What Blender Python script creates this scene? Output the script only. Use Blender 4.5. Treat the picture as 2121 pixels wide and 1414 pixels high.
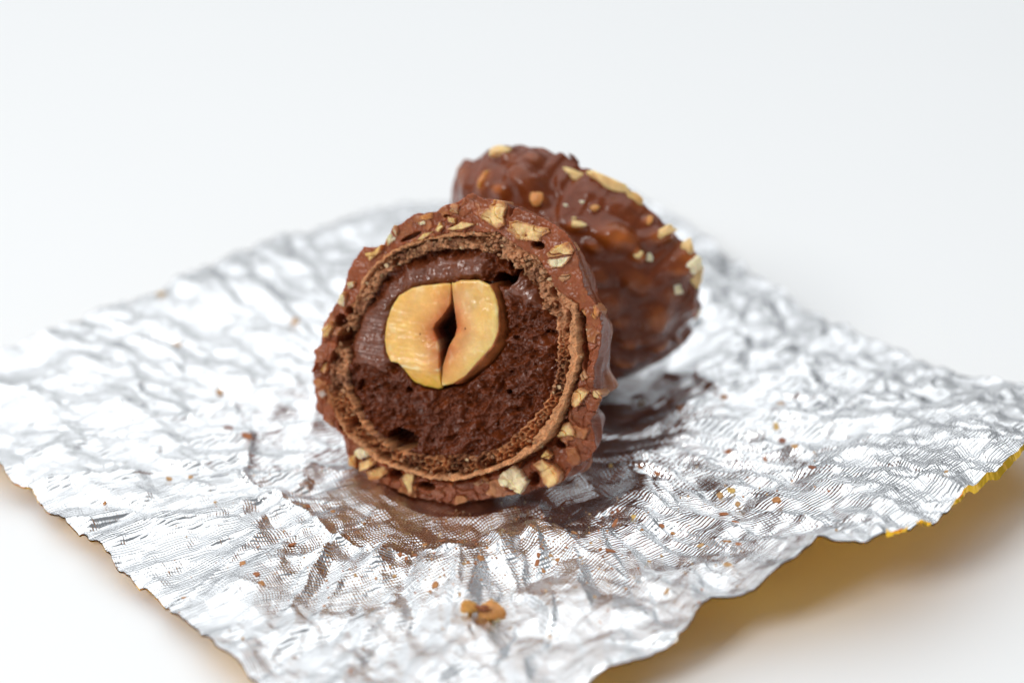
import bpy, math
import numpy as np
from mathutils import Vector, Matrix
from mathutils.geometry import delaunay_2d_cdt

R = math.radians
S = bpy.context.scene
for o in list(bpy.data.objects):
    bpy.data.objects.remove(o)
COL = S.collection
S.unit_settings.system = 'METRIC'
S.unit_settings.scale_length = 0.01          # one unit is one centimetre

# ------------------------------------------------------------------ camera
FPX, PW, PH = 4774.0, 2121.0, 1414.0
CAM = np.array([-0.088, -19.33, 10.50])
PITCH = R(26.97)
cam = bpy.data.cameras.new('camera')
cam.sensor_width = 36.0
cam.lens = 36.0 * FPX / PW
cam.clip_start, cam.clip_end = 0.5, 2000.0
cam.dof.use_dof = True
cam.dof.focus_distance = 19.35
cam.dof.aperture_fstop = 0.168
cam_o = bpy.data.objects.new('camera', cam)
COL.objects.link(cam_o)
cam_o.location = CAM
cam_o.rotation_euler = (R(90) - PITCH, 0, 0)
S.camera = cam_o
FWD = np.array([0, math.cos(PITCH), -math.sin(PITCH)])
RGT = np.array([1.0, 0, 0])
UPV = np.array([0, math.sin(PITCH), math.cos(PITCH)])

# ------------------------------------------------------------------ light
S.view_settings.view_transform = 'Standard'
S.view_settings.look = 'None'
S.view_settings.exposure = 0.31
S.view_settings.gamma = 1.0
W = bpy.data.worlds.new('World')
S.world = W
W.use_nodes = True
bgn = W.node_tree.nodes['Background']
bgn.inputs['Color'].default_value = (0.90, 0.95, 1.0, 1)
bgn.inputs['Strength'].default_value = 0.20


def softbox(name, loc, target, sx, sy, radiance, color=(1, 1, 1)):
    l = bpy.data.lights.new(name, 'AREA')
    l.shape = 'RECTANGLE'
    l.size, l.size_y = sx, sy
    l.energy = radiance * sx * sy * math.pi
    l.color = color
    o = bpy.data.objects.new(name, l)
    COL.objects.link(o)
    o.location = loc
    d = Vector(target) - Vector(loc)
    o.rotation_euler = d.to_track_quat('-Z', 'Y').to_euler()
    return o


softbox('softbox_lamp', (-7, 18, 54), (0, 3, 0), 116, 106, 1.0, (0.97, 0.99, 1.0))
softbox('window_lamp', (-60, 34, 26), (0, 0, 1), 64, 50, 0.55, (0.96, 0.985, 1.0))
softbox('front_lamp', (-27, -32, 33), (0, 0, 1), 14, 14, 16.0, (1.0, 0.98, 0.95))

C = S.cycles
C.max_bounces = 10
C.diffuse_bounces = 5
C.glossy_bounces = 6
C.caustics_reflective = True
C.blur_glossy = 0.3


# ------------------------------------------------------------------ small maths
def ray(px, py):
    d = FWD + RGT * ((px - PW / 2) / FPX) + UPV * ((PH / 2 - py) / FPX)
    return d / np.linalg.norm(d)


def at_z(px, py, z):
    d = ray(px, py)
    return CAM + d * ((z - CAM[2]) / d[2])


def unit(v):
    v = np.asarray(v, float)
    return v / np.linalg.norm(v)


def _hash(ix, iy, iz, seed):
    h = (ix.astype(np.int64) * 374761393 + iy.astype(np.int64) * 668265263 + iz.astype(np.int64) * 2147483647 + seed * 974711) & 0xffffffff
    h = ((h ^ (h >> 13)) * 1274126177) & 0xffffffff
    h = ((h ^ (h >> 16)) * 2246822519) & 0xffffffff
    return (h ^ (h >> 15)) & 0xffffffff


def noise(x, y, z=None, seed=0):
    """gradient-free smooth value noise, -1..1"""
    x = np.asarray(x, float)
    y = np.asarray(y, float)
    z = np.zeros_like(x) + 0.37 if z is None else np.asarray(z, float)
    ix, iy, iz = np.floor(x), np.floor(y), np.floor(z)
    fx, fy, fz = x - ix, y - iy, z - iz
    ux, uy, uz = [f * f * f * (f * (f * 6 - 15) + 10) for f in (fx, fy, fz)]
    out = 0
    for dx in (0, 1):
        for dy in (0, 1):
            for dz in (0, 1):
                h = _hash(ix + dx, iy + dy, iz + dz, seed)
                g = ((h & 255) / 127.5 - 1) * (fx - dx) + (((h >> 8) & 255) / 127.5 - 1) * (fy - dy) + (((h >> 16) & 255) / 127.5 - 1) * (fz - dz)
                out = out + g * (ux if dx else 1 - ux) * (uy if dy else 1 - uy) * (uz if dz else 1 - uz)
    return out * 1.5


def fbm(x, y, z=None, oct=4, seed=0, gain=0.5):
    a, t, f = 1.0, 0, 1.0
    for k in range(oct):
        t = t + a * noise(x * f, y * f, None if z is None else z * f, seed + k * 17)
        a *= gain
        f *= 2.03
    return t


def worley(x, y, seed=0, jit=0.9):
    ix, iy = np.floor(x), np.floor(y)
    f1 = np.full(x.shape, 9.0)
    f2 = np.full(x.shape, 9.0)
    idm = np.zeros(x.shape)
    for dx in (-1, 0, 1):
        for dy in (-1, 0, 1):
            cx, cy = ix + dx, iy + dy
            h = _hash(cx, cy, cx * 0, seed)
            d = np.hypot(cx + 0.5 + jit * ((h & 1023) / 1023 - 0.5) - x, cy + 0.5 + jit * (((h >> 10) & 1023) / 1023 - 0.5) - y)
            idm = np.where(d < f1, (h >> 20) / 4095.0, idm)
            f2 = np.where(d < f1, f1, np.minimum(f2, d))
            f1 = np.minimum(f1, d)
    return f1, f2, idm


def sstep(x, a, b):
    t = np.clip((x - a) / (b - a), 0, 1)
    return t * t * (3 - 2 * t)


def sdf_poly(u, v, poly):
    poly = np.asarray(poly, float)
    d = np.full(u.shape, 1e9)
    s = np.ones(u.shape)
    n = len(poly)
    for i in range(n):
        a, b = poly[i], poly[i - 1]
        ex, ey = b - a
        wx, wy = u - a[0], v - a[1]
        t = np.clip((wx * ex + wy * ey) / (ex * ex + ey * ey + 1e-12), 0, 1)
        d = np.minimum(d, (wx - ex * t) ** 2 + (wy - ey * t) ** 2)
        c1, c2, c3 = v >= a[1], v < b[1], ex * wy > ey * wx
        s = np.where((c1 & c2 & c3) | (~c1 & ~c2 & ~c3), -s, s)
    return s * np.sqrt(d)


# ------------------------------------------------------------------ object helpers
def tag(o, label=None, cat=None, group=None, kind=None):
    if label: o['label'] = label
    if cat: o['category'] = cat
    if group: o['group'] = group
    if kind: o['kind'] = kind
    return o


def empty(name, loc):
    o = bpy.data.objects.new(name, None)
    o.empty_display_size = 0.2
    COL.objects.link(o)
    o.location = loc
    return o


def mesh_data(name, verts, faces, mats, col=None, uv=None, smooth=True, midx=None):
    verts = np.ascontiguousarray(verts, dtype=np.float32).reshape(-1, 3)
    faces = np.asarray(faces, dtype=np.int32)
    k = faces.shape[1]
    m = bpy.data.meshes.new(name)
    m.vertices.add(len(verts))
    m.vertices.foreach_set('co', verts.ravel())
    m.loops.add(faces.size)
    m.loops.foreach_set('vertex_index', faces.ravel())
    m.polygons.add(len(faces))
    m.polygons.foreach_set('loop_start', np.arange(0, faces.size, k, dtype=np.int32))
    m.polygons.foreach_set('loop_total', np.full(len(faces), k, dtype=np.int32))
    m.polygons.foreach_set('use_smooth', np.full(len(faces), smooth, dtype=bool))
    for mt in (mats if isinstance(mats, (list, tuple)) else [mats]):
        m.materials.append(mt)
    if midx is not None:
        m.polygons.foreach_set('material_index', np.asarray(midx, dtype=np.int32))
    m.update(calc_edges=True)
    if col is not None:
        c = np.ones((len(verts), 4), np.float32)
        c[:, :3] = col
        at = m.attributes.new('tint', 'FLOAT_COLOR', 'POINT')
        at.data.foreach_set('color', c.ravel())
    if uv is not None:
        at = m.attributes.new('rest', 'FLOAT_VECTOR', 'POINT')
        q = np.zeros((len(verts), 3), np.float32)
        q[:, :2] = uv
        at.data.foreach_set('vector', q.ravel())
    return m


def put(name, mesh, parent=None, loc=(0, 0, 0)):
    o = bpy.data.objects.new(name, mesh)
    COL.objects.link(o)
    o.parent = parent
    o.location = loc
    return o


def ring_faces(nr, nt, flip=False):
    """quads of nr rings of nt verts closed in the ring direction"""
    i, j = np.meshgrid(np.arange(nr - 1), np.arange(nt), indexing='ij')
    j2 = (j + 1) % nt
    q = np.stack([i * nt + j, (i + 1) * nt + j, (i + 1) * nt + j2, i * nt + j2], -1).reshape(-1, 4)
    return q[:, ::-1] if flip else q


def grid_faces(nx, ny):
    i, j = np.meshgrid(np.arange(nx - 1), np.arange(ny - 1), indexing='ij')
    return np.stack([i * ny + j, (i + 1) * ny + j, (i + 1) * ny + j + 1, i * ny + j + 1], -1).reshape(-1, 4)


# ------------------------------------------------------------------ materials
def mat(name):
    m = bpy.data.materials.new(name)
    m.use_nodes = True
    nt = m.node_tree
    return m, nt, nt.nodes['Principled BSDF']


def nd(nt, t, **kw):
    n = nt.nodes.new(t)
    for k, v in kw.items():
        if hasattr(n, k):
            setattr(n, k, v)
        else:
            n.inputs[k].default_value = v
    return n


def food(name, rough, rough_var, bump_scale, bump_dist, sss=0.0, radius=(0.1, 0.05, 0.03), spec=0.5, col_scale=30, col_amt=0.25, bump2=None, coat=0.0):
    """edible stuff: the tint attribute times a fine colour noise, with fine grain relief"""
    m, nt, p = mat(name)
    at = nd(nt, 'ShaderNodeAttribute', attribute_name='tint')
    tc = nd(nt, 'ShaderNodeTexCoord')
    n1 = nd(nt, 'ShaderNodeTexNoise', Scale=col_scale, Detail=4.0, Roughness=0.6)
    nt.links.new(tc.outputs['Object'], n1.inputs['Vector'])
    mr = nd(nt, 'ShaderNodeMapRange')
    mr.inputs['From Min'].default_value, mr.inputs['From Max'].default_value = 0.3, 0.7
    mr.inputs['To Min'].default_value, mr.inputs['To Max'].default_value = 1 - col_amt, 1 + col_amt
    nt.links.new(n1.outputs['Fac'], mr.inputs['Value'])
    mx = nd(nt, 'ShaderNodeVectorMath', operation='SCALE')
    nt.links.new(at.outputs['Color'], mx.inputs[0])
    nt.links.new(mr.outputs['Result'], mx.inputs['Scale'])
    nt.links.new(mx.outputs['Vector'], p.inputs['Base Color'])
    n2 = nd(nt, 'ShaderNodeTexNoise', Scale=bump_scale, Detail=3.0, Roughness=0.6)
    nt.links.new(tc.outputs['Object'], n2.inputs['Vector'])
    b = nd(nt, 'ShaderNodeBump', Strength=1.0, Distance=bump_dist)
    nt.links.new(n2.outputs['Fac'], b.inputs['Height'])
    nt.links.new(b.outputs['Normal'], p.inputs['Normal'])
    r = nd(nt, 'ShaderNodeMapRange')
    r.inputs['From Min'].default_value, r.inputs['From Max'].default_value = 0.3, 0.7
    r.inputs['To Min'].default_value, r.inputs['To Max'].default_value = rough - rough_var, rough + rough_var
    nt.links.new(n1.outputs['Fac'], r.inputs['Value'])
    nt.links.new(r.outputs['Result'], p.inputs['Roughness'])
    p.inputs['Specular IOR Level'].default_value = spec
    if sss:
        p.inputs['Subsurface Weight'].default_value = sss
        p.inputs['Subsurface Radius'].default_value = radius
        p.inputs['Subsurface Scale'].default_value = 1.0
    if coat:
        p.inputs['Coat Weight'].default_value = coat
        p.inputs['Coat Roughness'].default_value = 0.10
    return m


M_CHOC = food('milk_chocolate', 0.26, 0.07, 60, 0.0025, sss=0.25, radius=(0.07, 0.022, 0.012), spec=0.34, col_scale=14, col_amt=0.14)
M_COAT = food('chocolate_coating', 0.23, 0.06, 30, 0.004, sss=0.2, radius=(0.07, 0.02, 0.01), spec=0.42, col_scale=10, col_amt=0.14)
M_CREAM = food('cocoa_cream', 0.17, 0.05, 30, 0.004, spec=0.60, col_scale=18, col_amt=0.25)
M_WAFER = food('wafer', 0.55, 0.12, 75, 0.010, sss=0.2, radius=(0.05, 0.025, 0.012), spec=0.4, col_scale=35, col_amt=0.30)
M_NUT = food('chopped_nut', 0.40, 0.12, 38, 0.008, sss=0.5, radius=(0.12, 0.07, 0.025), spec=0.4, col_scale=16, col_amt=0.15)
M_KERNEL = food('hazelnut_flesh', 0.24, 0.07, 26, 0.004, sss=0.7, radius=(0.13, 0.07, 0.025), spec=0.5, col_scale=9, col_amt=0.10)
M_SKIN = food('hazelnut_skin', 0.38, 0.1, 40, 0.012, sss=0.2, radius=(0.05, 0.02, 0.01), spec=0.5, col_scale=16, col_amt=0.35)
M_CRUMB = food('crumb', 0.55, 0.1, 50, 0.010, sss=0.2, radius=(0.05, 0.03, 0.015), spec=0.35, col_scale=20, col_amt=0.25)


def foil_mat(name, color, rough, emboss):
    m, nt, p = mat(name)
    p.inputs['Base Color'].default_value = (*color, 1)
    p.inputs['Metallic'].default_value = 1.0
    p.inputs['Roughness'].default_value = rough
    at = nd(nt, 'ShaderNodeAttribute', attribute_name='rest')
    rot = nd(nt, 'ShaderNodeMapping')
    rot.inputs['Rotation'].default_value = (0, 0, R(8))
    nt.links.new(at.outputs['Vector'], rot.inputs['Vector'])
    dis = nd(nt, 'ShaderNodeTexNoise', Scale=1.4, Detail=2.0)
    nt.links.new(at.outputs['Vector'], dis.inputs['Vector'])
    ws = []
    for ax, sc in (('X', 5.4), ('Y', 4.4)):
        w = nd(nt, 'ShaderNodeTexWave', wave_type='BANDS', bands_direction=ax, wave_profile='SIN')
        w.inputs['Scale'].default_value = sc * 2
        w.inputs['Distortion'].default_value = 0.10
        w.inputs['Detail'].default_value = 1.0
        w.inputs['Detail Scale'].default_value = 0.4
        nt.links.new(rot.outputs['Vector'], w.inputs['Vector'])
        ws.append(w)
    s = nd(nt, 'ShaderNodeMath', operation='MULTIPLY_ADD')
    nt.links.new(ws[0].outputs['Fac'], s.inputs[0])
    s.inputs[1].default_value = 0.55
    nt.links.new(ws[1].outputs['Fac'], s.inputs[2])
    fine = nd(nt, 'ShaderNodeTexNoise', Scale=9.0, Detail=4.0)
    nt.links.new(at.outputs['Vector'], fine.inputs['Vector'])
    b = nd(nt, 'ShaderNodeBump', Strength=1.0, Distance=emboss)
    nt.links.new(s.outputs[0], b.inputs['Height'])
    b2 = nd(nt, 'ShaderNodeBump', Strength=1.0, Distance=0.007)
    nt.links.new(fine.outputs['Fac'], b2.inputs['Height'])
    nt.links.new(b.outputs['Normal'], b2.inputs['Normal'])
    nt.links.new(b2.outputs['Normal'], p.inputs['Normal'])
    return m


M_SILVER = foil_mat('silver_foil', (0.84, 0.85, 0.865), 0.20, 0.0034)
M_GOLD = foil_mat('gold_foil', (1.0, 0.60, 0.05), 0.34, 0.0010)

m, nt, p = mat('white_table')
p.inputs['Base Color'].default_value = (0.83, 0.838, 0.842, 1)
p.inputs['Roughness'].default_value = 0.45
p.inputs['Specular IOR Level'].default_value = 0.3
n1 = nd(nt, 'ShaderNodeTexNoise', Scale=0.35, Detail=3.0)
tcn = nd(nt, 'ShaderNodeTexCoord')
nt.links.new(tcn.outputs['Object'], n1.inputs['Vector'])
cr = nd(nt, 'ShaderNodeMapRange')
cr.inputs['To Min'].default_value, cr.inputs['To Max'].default_value = 0.42, 0.5
nt.links.new(n1.outputs['Fac'], cr.inputs['Value'])
nt.links.new(cr.outputs['Result'], p.inputs['Roughness'])
M_TABLE = m

# ------------------------------------------------------------------ tabletop: a slab with a rounded rim
rows = []
n = 96
ang = np.linspace(0, 2 * np.pi, n, endpoint=False)
for (rr, zz) in ((0.01, 0), (60, 0), (149.4, 0), (149.8, -0.15), (150, -0.5), (150, -2.5), (149.4, -3), (0.01, -3)):
    rows.append(np.stack([rr * np.cos(ang), 30 + rr * np.sin(ang), np.full(n, zz)], -1))
tb = put('tabletop', mesh_data('tabletop', np.array(rows), ring_faces(len(rows), n), M_TABLE, smooth=False))
tag(tb, kind='structure')

# ================================================================== FRONT HALF: frame of the cut face
RC = 1.33                                            # height of the ball's middle above the foil
FC = at_z(945, 733, RC + 0.03)                       # middle of the cut face
FN = unit([-math.sin(R(21)) * math.cos(R(21)), -math.cos(R(21)) * math.cos(R(21)), math.sin(R(21))])
FU = unit(np.cross([0, 0, 1], FN))
FV = np.cross(FN, FU)


def face_uv(px, py):
    d = ray(px, py)
    t = np.dot(FC - CAM, FN) / np.dot(d, FN)
    q = CAM + d * t - FC
    return np.array([np.dot(q, FU), np.dot(q, FV)])


def zpoly(pts, ox, oy, k):
    """outline read in an enlarged crop -> points on the cut face"""
    return np.array([face_uv(ox + x / k, oy + y / k) for x, y in pts])


def ppoly(pts):
    return np.array([face_uv(x, y) for x, y in pts])


BASE1 = np.array([FC[0], FC[1], 0.03])


def w1(uvw):
    """face frame -> local coordinates of the thing"""
    uvw = np.asarray(uvw)
    return FC + uvw[..., 0:1] * FU + uvw[..., 1:2] * FV + uvw[..., 2:3] * FN - BASE1


def radial(poly, theta, c=(0.0, 0.0)):
    """radius of a star-shaped outline at the given angles"""
    p = np.asarray(poly, float) - np.asarray(c)
    p = np.vstack([p, p[:1]])
    t = np.linspace(0, 1, 12, endpoint=False)
    d = np.vstack([p[i] + (p[i + 1] - p[i]) * t[:, None] for i in range(len(p) - 1)])
    a, r = np.arctan2(d[:, 1], d[:, 0]), np.hypot(d[:, 0], d[:, 1])
    o = np.argsort(a)
    return np.interp(theta, a[o], r[o], period=2 * np.pi)


OUTER = ppoly([(980, 399), (1000, 414), (1019, 412), (1051, 420), (1060, 440), (1068, 430), (1144, 462), (1176, 486), (1190, 515), (1200, 548), (1207, 584),
               (1214, 611), (1226, 625), (1239, 644), (1241, 681), (1238, 720), (1226, 763), (1224, 806), (1243, 823), (1230, 852), (1214, 872), (1216, 900), (1222, 930),
               (1205, 955), (1170, 975), (1159, 990), (1150, 1004), (1132, 1015), (1120, 1009), (1072, 1027), (1024, 1033), (988, 1040), (957, 1042),
               (930, 1049), (908, 1046), (872, 1040), (834, 1033), (807, 1018), (776, 1005), (755, 999), (728, 980), (709, 958), (697, 929), (694, 907), (682, 891),
               (661, 871), (651, 850), (649, 804), (645, 778), (651, 727), (658, 717), (668, 673), (680, 649), (699, 625), (711, 596), (719, 560), (733, 536),
               (752, 512), (779, 513), (790, 516), (798, 500), (812, 476), (836, 459), (860, 442), (904, 440), (921, 426), (940, 421)])
WOUT = ppoly([(940, 481), (985, 483), (1030, 483), (1060, 500), (1082, 515), (1113, 534), (1132, 563), (1149, 596), (1171, 616), (1190, 632), (1195, 657), (1198, 717), (1198, 744),
              (1190, 780), (1180, 811), (1166, 845), (1154, 874), (1132, 910), (1104, 934), (1060, 960), (1024, 975), (976, 987), (940, 994), (897, 992),
              (848, 977), (800, 960), (776, 951), (755, 927), (716, 898), (699, 869), (685, 835), (680, 804), (684, 768), (690, 732), (699, 705), (711, 669),
              (735, 620), (747, 592), (764, 560), (788, 539), (812, 519), (848, 503), (897, 491)])
CRM = ppoly([(980, 515), (921, 515), (885, 519), (848, 536), (812, 553), (788, 580), (769, 611), (755, 640), (735, 669), (721, 705), (719, 744), (716, 780), (723, 816),
             (740, 852), (764, 886), (793, 917), (812, 927), (848, 936), (885, 946), (940, 943), (988, 944), (1036, 927), (1084, 884), (1123, 845), (1149, 792),
             (1156, 744), (1154, 693), (1149, 657), (1123, 640), (1120, 608), (1096, 577), (1075, 558), (1050, 540), (1015, 525)])
NUT_L = zpoly([(345, 310), (270, 430), (215, 600), (200, 780), (215, 900), (270, 1000), (340, 1010), (390, 1070), (460, 1220), (560, 1270), (700, 1300), (755, 1290),
               (768, 1100), (765, 850), (738, 760), (700, 660), (728, 600), (820, 500), (882, 400), (893, 240), (890, 180), (800, 185), (600, 205), (480, 235)], 760, 550, 5.05)
NUT_R = zpoly([(898, 170), (903, 240), (915, 400), (945, 640), (922, 740), (855, 850), (805, 1000), (782, 1060), (776, 1260), (900, 1235), (1050, 1150), (1120, 1060), (1175, 1000), (1320, 850),
               (1385, 680), (1385, 440), (1350, 300), (1290, 200), (1180, 150), (1000, 150), (910, 180)], 760, 550, 5.05)
SK_IN = [(1290, 195), (1350, 300), (1385, 440), (1385, 680), (1320, 850), (1175, 1000), (1110, 1075), (1010, 1180), (930, 1235)]
SK_OUT = [(1330, 175), (1385, 290), (1412, 440), (1428, 690), (1390, 860), (1270, 1010), (1180, 1100), (1070, 1180), (950, 1250)]
NUT_ALL = zpoly([(365, 335), (272, 440), (212, 600), (196, 780), (210, 900), (265, 1000), (340, 1020), (390, 1080), (460, 1230), (560, 1280), (700, 1310), (850, 1270), (960, 1240),
                 (1070, 1180), (1180, 1100), (1270, 1010), (1390, 860), (1428, 690), (1412, 440), (1385, 290), (1310, 195), (1180, 175), (1000, 175), (800, 215), (600, 235), (480, 260)], 760, 550, 5.05)

SM_L = ppoly([(775, 618), (818, 603), (806, 660), (802, 700), (808, 745), (790, 772), (760, 765), (726, 748), (727, 705), (748, 645)])
SM_T = ppoly([(790, 600), (840, 560), (890, 540), (1000, 524), (1008, 560), (990, 575), (930, 586), (855, 597), (815, 622)])
SM_R = ppoly([(1032, 600), (1050, 592), (1072, 562), (1092, 585), (1116, 615), (1118, 640), (1085, 632), (1060, 612), (1040, 622)])

# pits in the cut face: pixel centre, radii, turn (deg), depth
PITS = [(826, 911, 34, 22, 18, 1.0), (806, 908, 16, 14, 0, 0.5), (1036, 580, 24, 14, 14, 0.8), (1061, 575, 9, 16, 25, 0.4), (841, 808, 7, 7, 0, 0.15), (890, 914, 4.5, 4.5, 0, 0.12),
        (1048, 813, 6, 6, 0, 0.15), (740, 797, 6, 14, 20, 0.14), (1050, 772, 3, 3, 0, 0.1), (1126, 688, 3.5, 3.5, 0, 0.1), (1023, 882, 4, 4, 0, 0.06), (1068, 700, 9, 5, 30, 0.07),
        (1114, 508, 15, 9, 15, 0.22), (1203, 662, 9, 20, 0, 0.25), (1207, 720, 8, 45, -3, 0.15), (806, 986, 15, 13, 0, 0.22), (870, 1011, 20, 9, 12, 0.22), (1093, 997, 10, 16, 10, 0.22), (1146, 925, 14, 9, 30, 0.15),
        (702, 665, 12, 15, 25, 0.25), (712, 700, 16, 26, 22, 0.30), (722, 643, 9, 10, 20, 0.2), (729, 875, 14, 12, 40, 0.25), (795, 943, 12, 9, -10, 0.25), (699, 887, 9, 14, -20, 0.18), (714, 903, 7, 12, -25, 0.15),
        (1029, 525, 12, 8, 0, 0.14), (990, 498, 22, 8, 5, 0.10), (1052, 548, 7, 12, 0, 0.2), (815, 542, 12, 9, -40, 0.14), (793, 552, 14, 5, -35, 0.12), (1145, 605, 8, 13, -25, 0.16), (1150, 635, 9, 12, -20, 0.16), (1135, 575, 6, 10, -25, 0.1),
        (1174, 685, 6, 6, 0, 0.12), (1176, 745, 5, 7, 0, 0.1), (1107, 918, 14, 8, -35, 0.14), (1068, 936, 11, 9, -20, 0.14), (1015, 962, 9, 7, 0, 0.1), (950, 968, 9, 7, 0, 0.1), (905, 962, 8, 6, 10, 0.1),
        (762, 905, 11, 8, 40, 0.12), (775, 930, 12, 8, 45, 0.14), (709, 850, 9, 8, 0, 0.10), (700, 803, 8, 8, 0, 0.08), (1000, 965, 7, 6, 0, 0.1), (786, 505, 6, 9, 0, 0.2), (850, 490, 25, 5, -25, 0.10), (925, 448, 8, 4, 0, 0.08), (944, 470, 12, 4, -10, 0.1), (1058, 436, 4, 14, 10, 0.12),
        (690, 740, 6, 16, 10, 0.12), (668, 760, 5, 7, 0, 0.06), (1140, 690, 8, 5, 0, 0.06)]


def pit_field(u, v):
    out = np.zeros(u.shape)
    for (px, py, rx, ry, a, dep) in PITS:
        c = face_uv(px, py)
        a = R(a)
        e1 = face_uv(px + rx * math.cos(a), py + rx * math.sin(a)) - c
        e2 = face_uv(px - ry * math.sin(a), py + ry * math.cos(a)) - c
        D = e1[0] * e2[1] - e1[1] * e2[0]
        du, dv = u - c[0], v - c[1]
        wob = 1 + 0.18 * noise(u * 22 + px, v * 22 + py, seed=5)
        q = np.hypot((du * e2[1] - dv * e2[0]) / D, (dv * e1[0] - du * e1[1]) / D) / wob
        out = np.minimum(out, -dep * (1 - sstep(q, 0.72, 1.06)))
    return out


NT = 1440
TH = np.linspace(-np.pi, np.pi, NT, endpoint=False)
rO = radial(OUTER, TH) * (1 + 0.010 * noise(TH * 22, TH * 0, seed=3) + 0.006 * noise(TH * 70, TH * 0, seed=4))
rW = radial(WOUT, TH) * (1 + 0.013 * noise(TH * 25, TH * 0 + 2, seed=6) + 0.004 * noise(TH * 80, TH * 0, seed=7))
rC = radial(CRM, TH) * (1 + 0.028 * noise(TH * 30, TH * 0 + 5, seed=8) + 0.008 * noise(TH * 90, TH * 0, seed=9))
rW = np.minimum(rW, rO - 0.035)
rC = np.minimum(rC, rW - 0.05)


def angw(center, half, soft=15):
    """weight of a sector of the face, degrees counter-clockwise from the right"""
    d = np.abs((np.degrees(TH) - center + 180) % 360 - 180)
    return 1 - sstep(d, half - soft, half + soft)


BOT, TOP, RIGHT, LEFT, UPR = angw(-82, 62), angw(95, 55), angw(-8, 38), angw(180, 48), angw(48, 30)


def rings(r0, r1, ks):
    r = r0[None, :] + (r1 - r0)[None, :] * ks[:, None]
    return r * np.cos(TH)[None, :], r * np.sin(TH)[None, :]


praline = empty('praline_half', BASE1)
tag(praline, 'front half of the cut praline, its open face showing a split hazelnut in dark cream', 'praline')

# ---- cream filling
ks = np.concatenate([np.linspace(0.02, 0.3, 14, endpoint=False), np.linspace(0.3, 1.0, 150)])
u, v = rings(np.zeros(NT), rC, ks)
mL, mT, mR = [1 - sstep(sdf_poly(u + 0.02 * noise(u * 14, v * 14, seed=21), v + 0.02 * noise(u * 14, v * 14, seed=22), q), -0.06, 0.045) for q in (SM_L, SM_T, SM_R)]
sm = np.clip(mL + mT + mR, 0, 1)
inn = sdf_poly(u, v, NUT_ALL)
# rough torn cream, drawn into short ridges by the knife
wu, wv = u + 0.03 * noise(u * 9, v * 9, seed=31), v + 0.03 * noise(u * 9, v * 9, seed=32)
ru, rv = wu * 0.82 + wv * 0.57, -wu * 0.57 + wv * 0.82
tear = 0.85 * np.abs(noise(rv * 9, ru * 3.6, seed=33)) + 0.50 * noise(wu * 12, wv * 9, seed=34) + 0.45 * noise(ru * 17, rv * 25, seed=35) + 0.20 * noise(wu * 46, wv * 46, seed=36) - 0.10
lump = 0.030 * noise(u * 4.5, v * 4.5, seed=37)
rough = 0.112 * tear + lump - 0.090
streak = 0.012 * noise(u * 3.0 + v * 0.6, v * 26 - u * 2, seed=41) + 0.006 * noise(u * 5, v * 60 - u * 4, seed=42) + 0.004 * noise(u * 40, v * 40, seed=43)
lumps = 0.022 * noise(u * 9, v * 12, seed=44) + 0.008 * noise(u * 26, v * 26, seed=45) + 0.003 * noise(u * 60, v * 60, seed=46)
w = rough * (1 - sm) + mL * (streak + 0.0) + mT * (lumps - 0.01) + mR * (lumps * 0.6 - 0.02)
w = np.where(sm > 1, w / np.maximum(sm, 1), w)
w = w - 0.03 * sstep(np.hypot(u, v) / rC[None, :], 0.86, 1.0) * (1 - 0.5 * sm)
w = w + pit_field(u, v)
gapL = 1 - sstep(inn, -0.01, 0.012)
w = w * (1 - gapL) + gapL * (-0.45)
w = w - 0.03 * np.exp(-(inn / 0.02) ** 2) * (inn > 0) * (1 - sm)
dark = np.array([0.135, 0.0280, 0.0068])
smear = np.array([0.160, 0.047, 0.022])  # knife smear, its colour lightened to add to the glossy sheen
col = dark[None, None] * (1 - sm[..., None]) + smear * sm[..., None]
col = col * (1 + 0.18 * noise(u * 3, v * 3, seed=47))[..., None]
V = np.stack([u, v, w], -1)
wall = V[-1].copy(); wall[:, 2] = -0.42; wall[:, :2] *= 0.98
pole = V[-1].copy(); pole[:, 2] = -0.95; pole[:, :2] *= 0.55
end = V[-1].copy(); end[:, 2] = -1.05; end[:, :2] *= 0.01
Vs = np.concatenate([V, wall[None], pole[None], end[None]])
Cs = np.concatenate([col, col[-1:], col[-1:], col[-1:]])
put('cream_filling', mesh_data('cream_filling', w1(Vs), ring_faces(len(Vs), NT), M_CREAM, Cs.reshape(-1, 3)), praline)

# ---- wafer shell
kw = np.linspace(0, 1, 44)
u, v = rings(rC + 0.004, rW, kw)
b = kw[:, None] + 0 * u
f1, f2, idm = worley(u * 19 + 0.5 * noise(u * 9, v * 9, seed=51), v * 19, seed=52)
g1, g2, _ = worley(u * 38, v * 38, seed=53)
wallk = np.exp(-((f2 - f1) / 0.17) ** 2)
foam = -0.055 + 0.075 * wallk + 0.05 * np.maximum(0, noise(u * 9, v * 9, seed=49)) - 0.03 * (1 - sstep(g1, 0.15, 0.5)) + 0.03 * noise(u * 26, v * 26, seed=54)
h1, h2, hid = worley(u * 26 + noise(u * 7, v * 7, seed=50), v * 26, seed=55)
crumbly = 0.075 * (hid - 0.5) + 0.03 * noise(u * 20, v * 20, seed=56) + 0.016 * noise(u * 55, v * 55, seed=57) - 0.10 * (1 - sstep(h2 - h1, 0.02, 0.16)) * (noise(u * 6, v * 6, seed=58) > -0.1)
cw = np.clip(TOP + UPR + 0.8 * LEFT * (angw(160, 30) > 0), 0, 1)[None, :]
sheet_in = 0.82 + 0.08 * noise(TH * 9, TH * 0, seed=59)
if True:
    sheet_in = sheet_in - 0.18 * RIGHT
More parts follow.
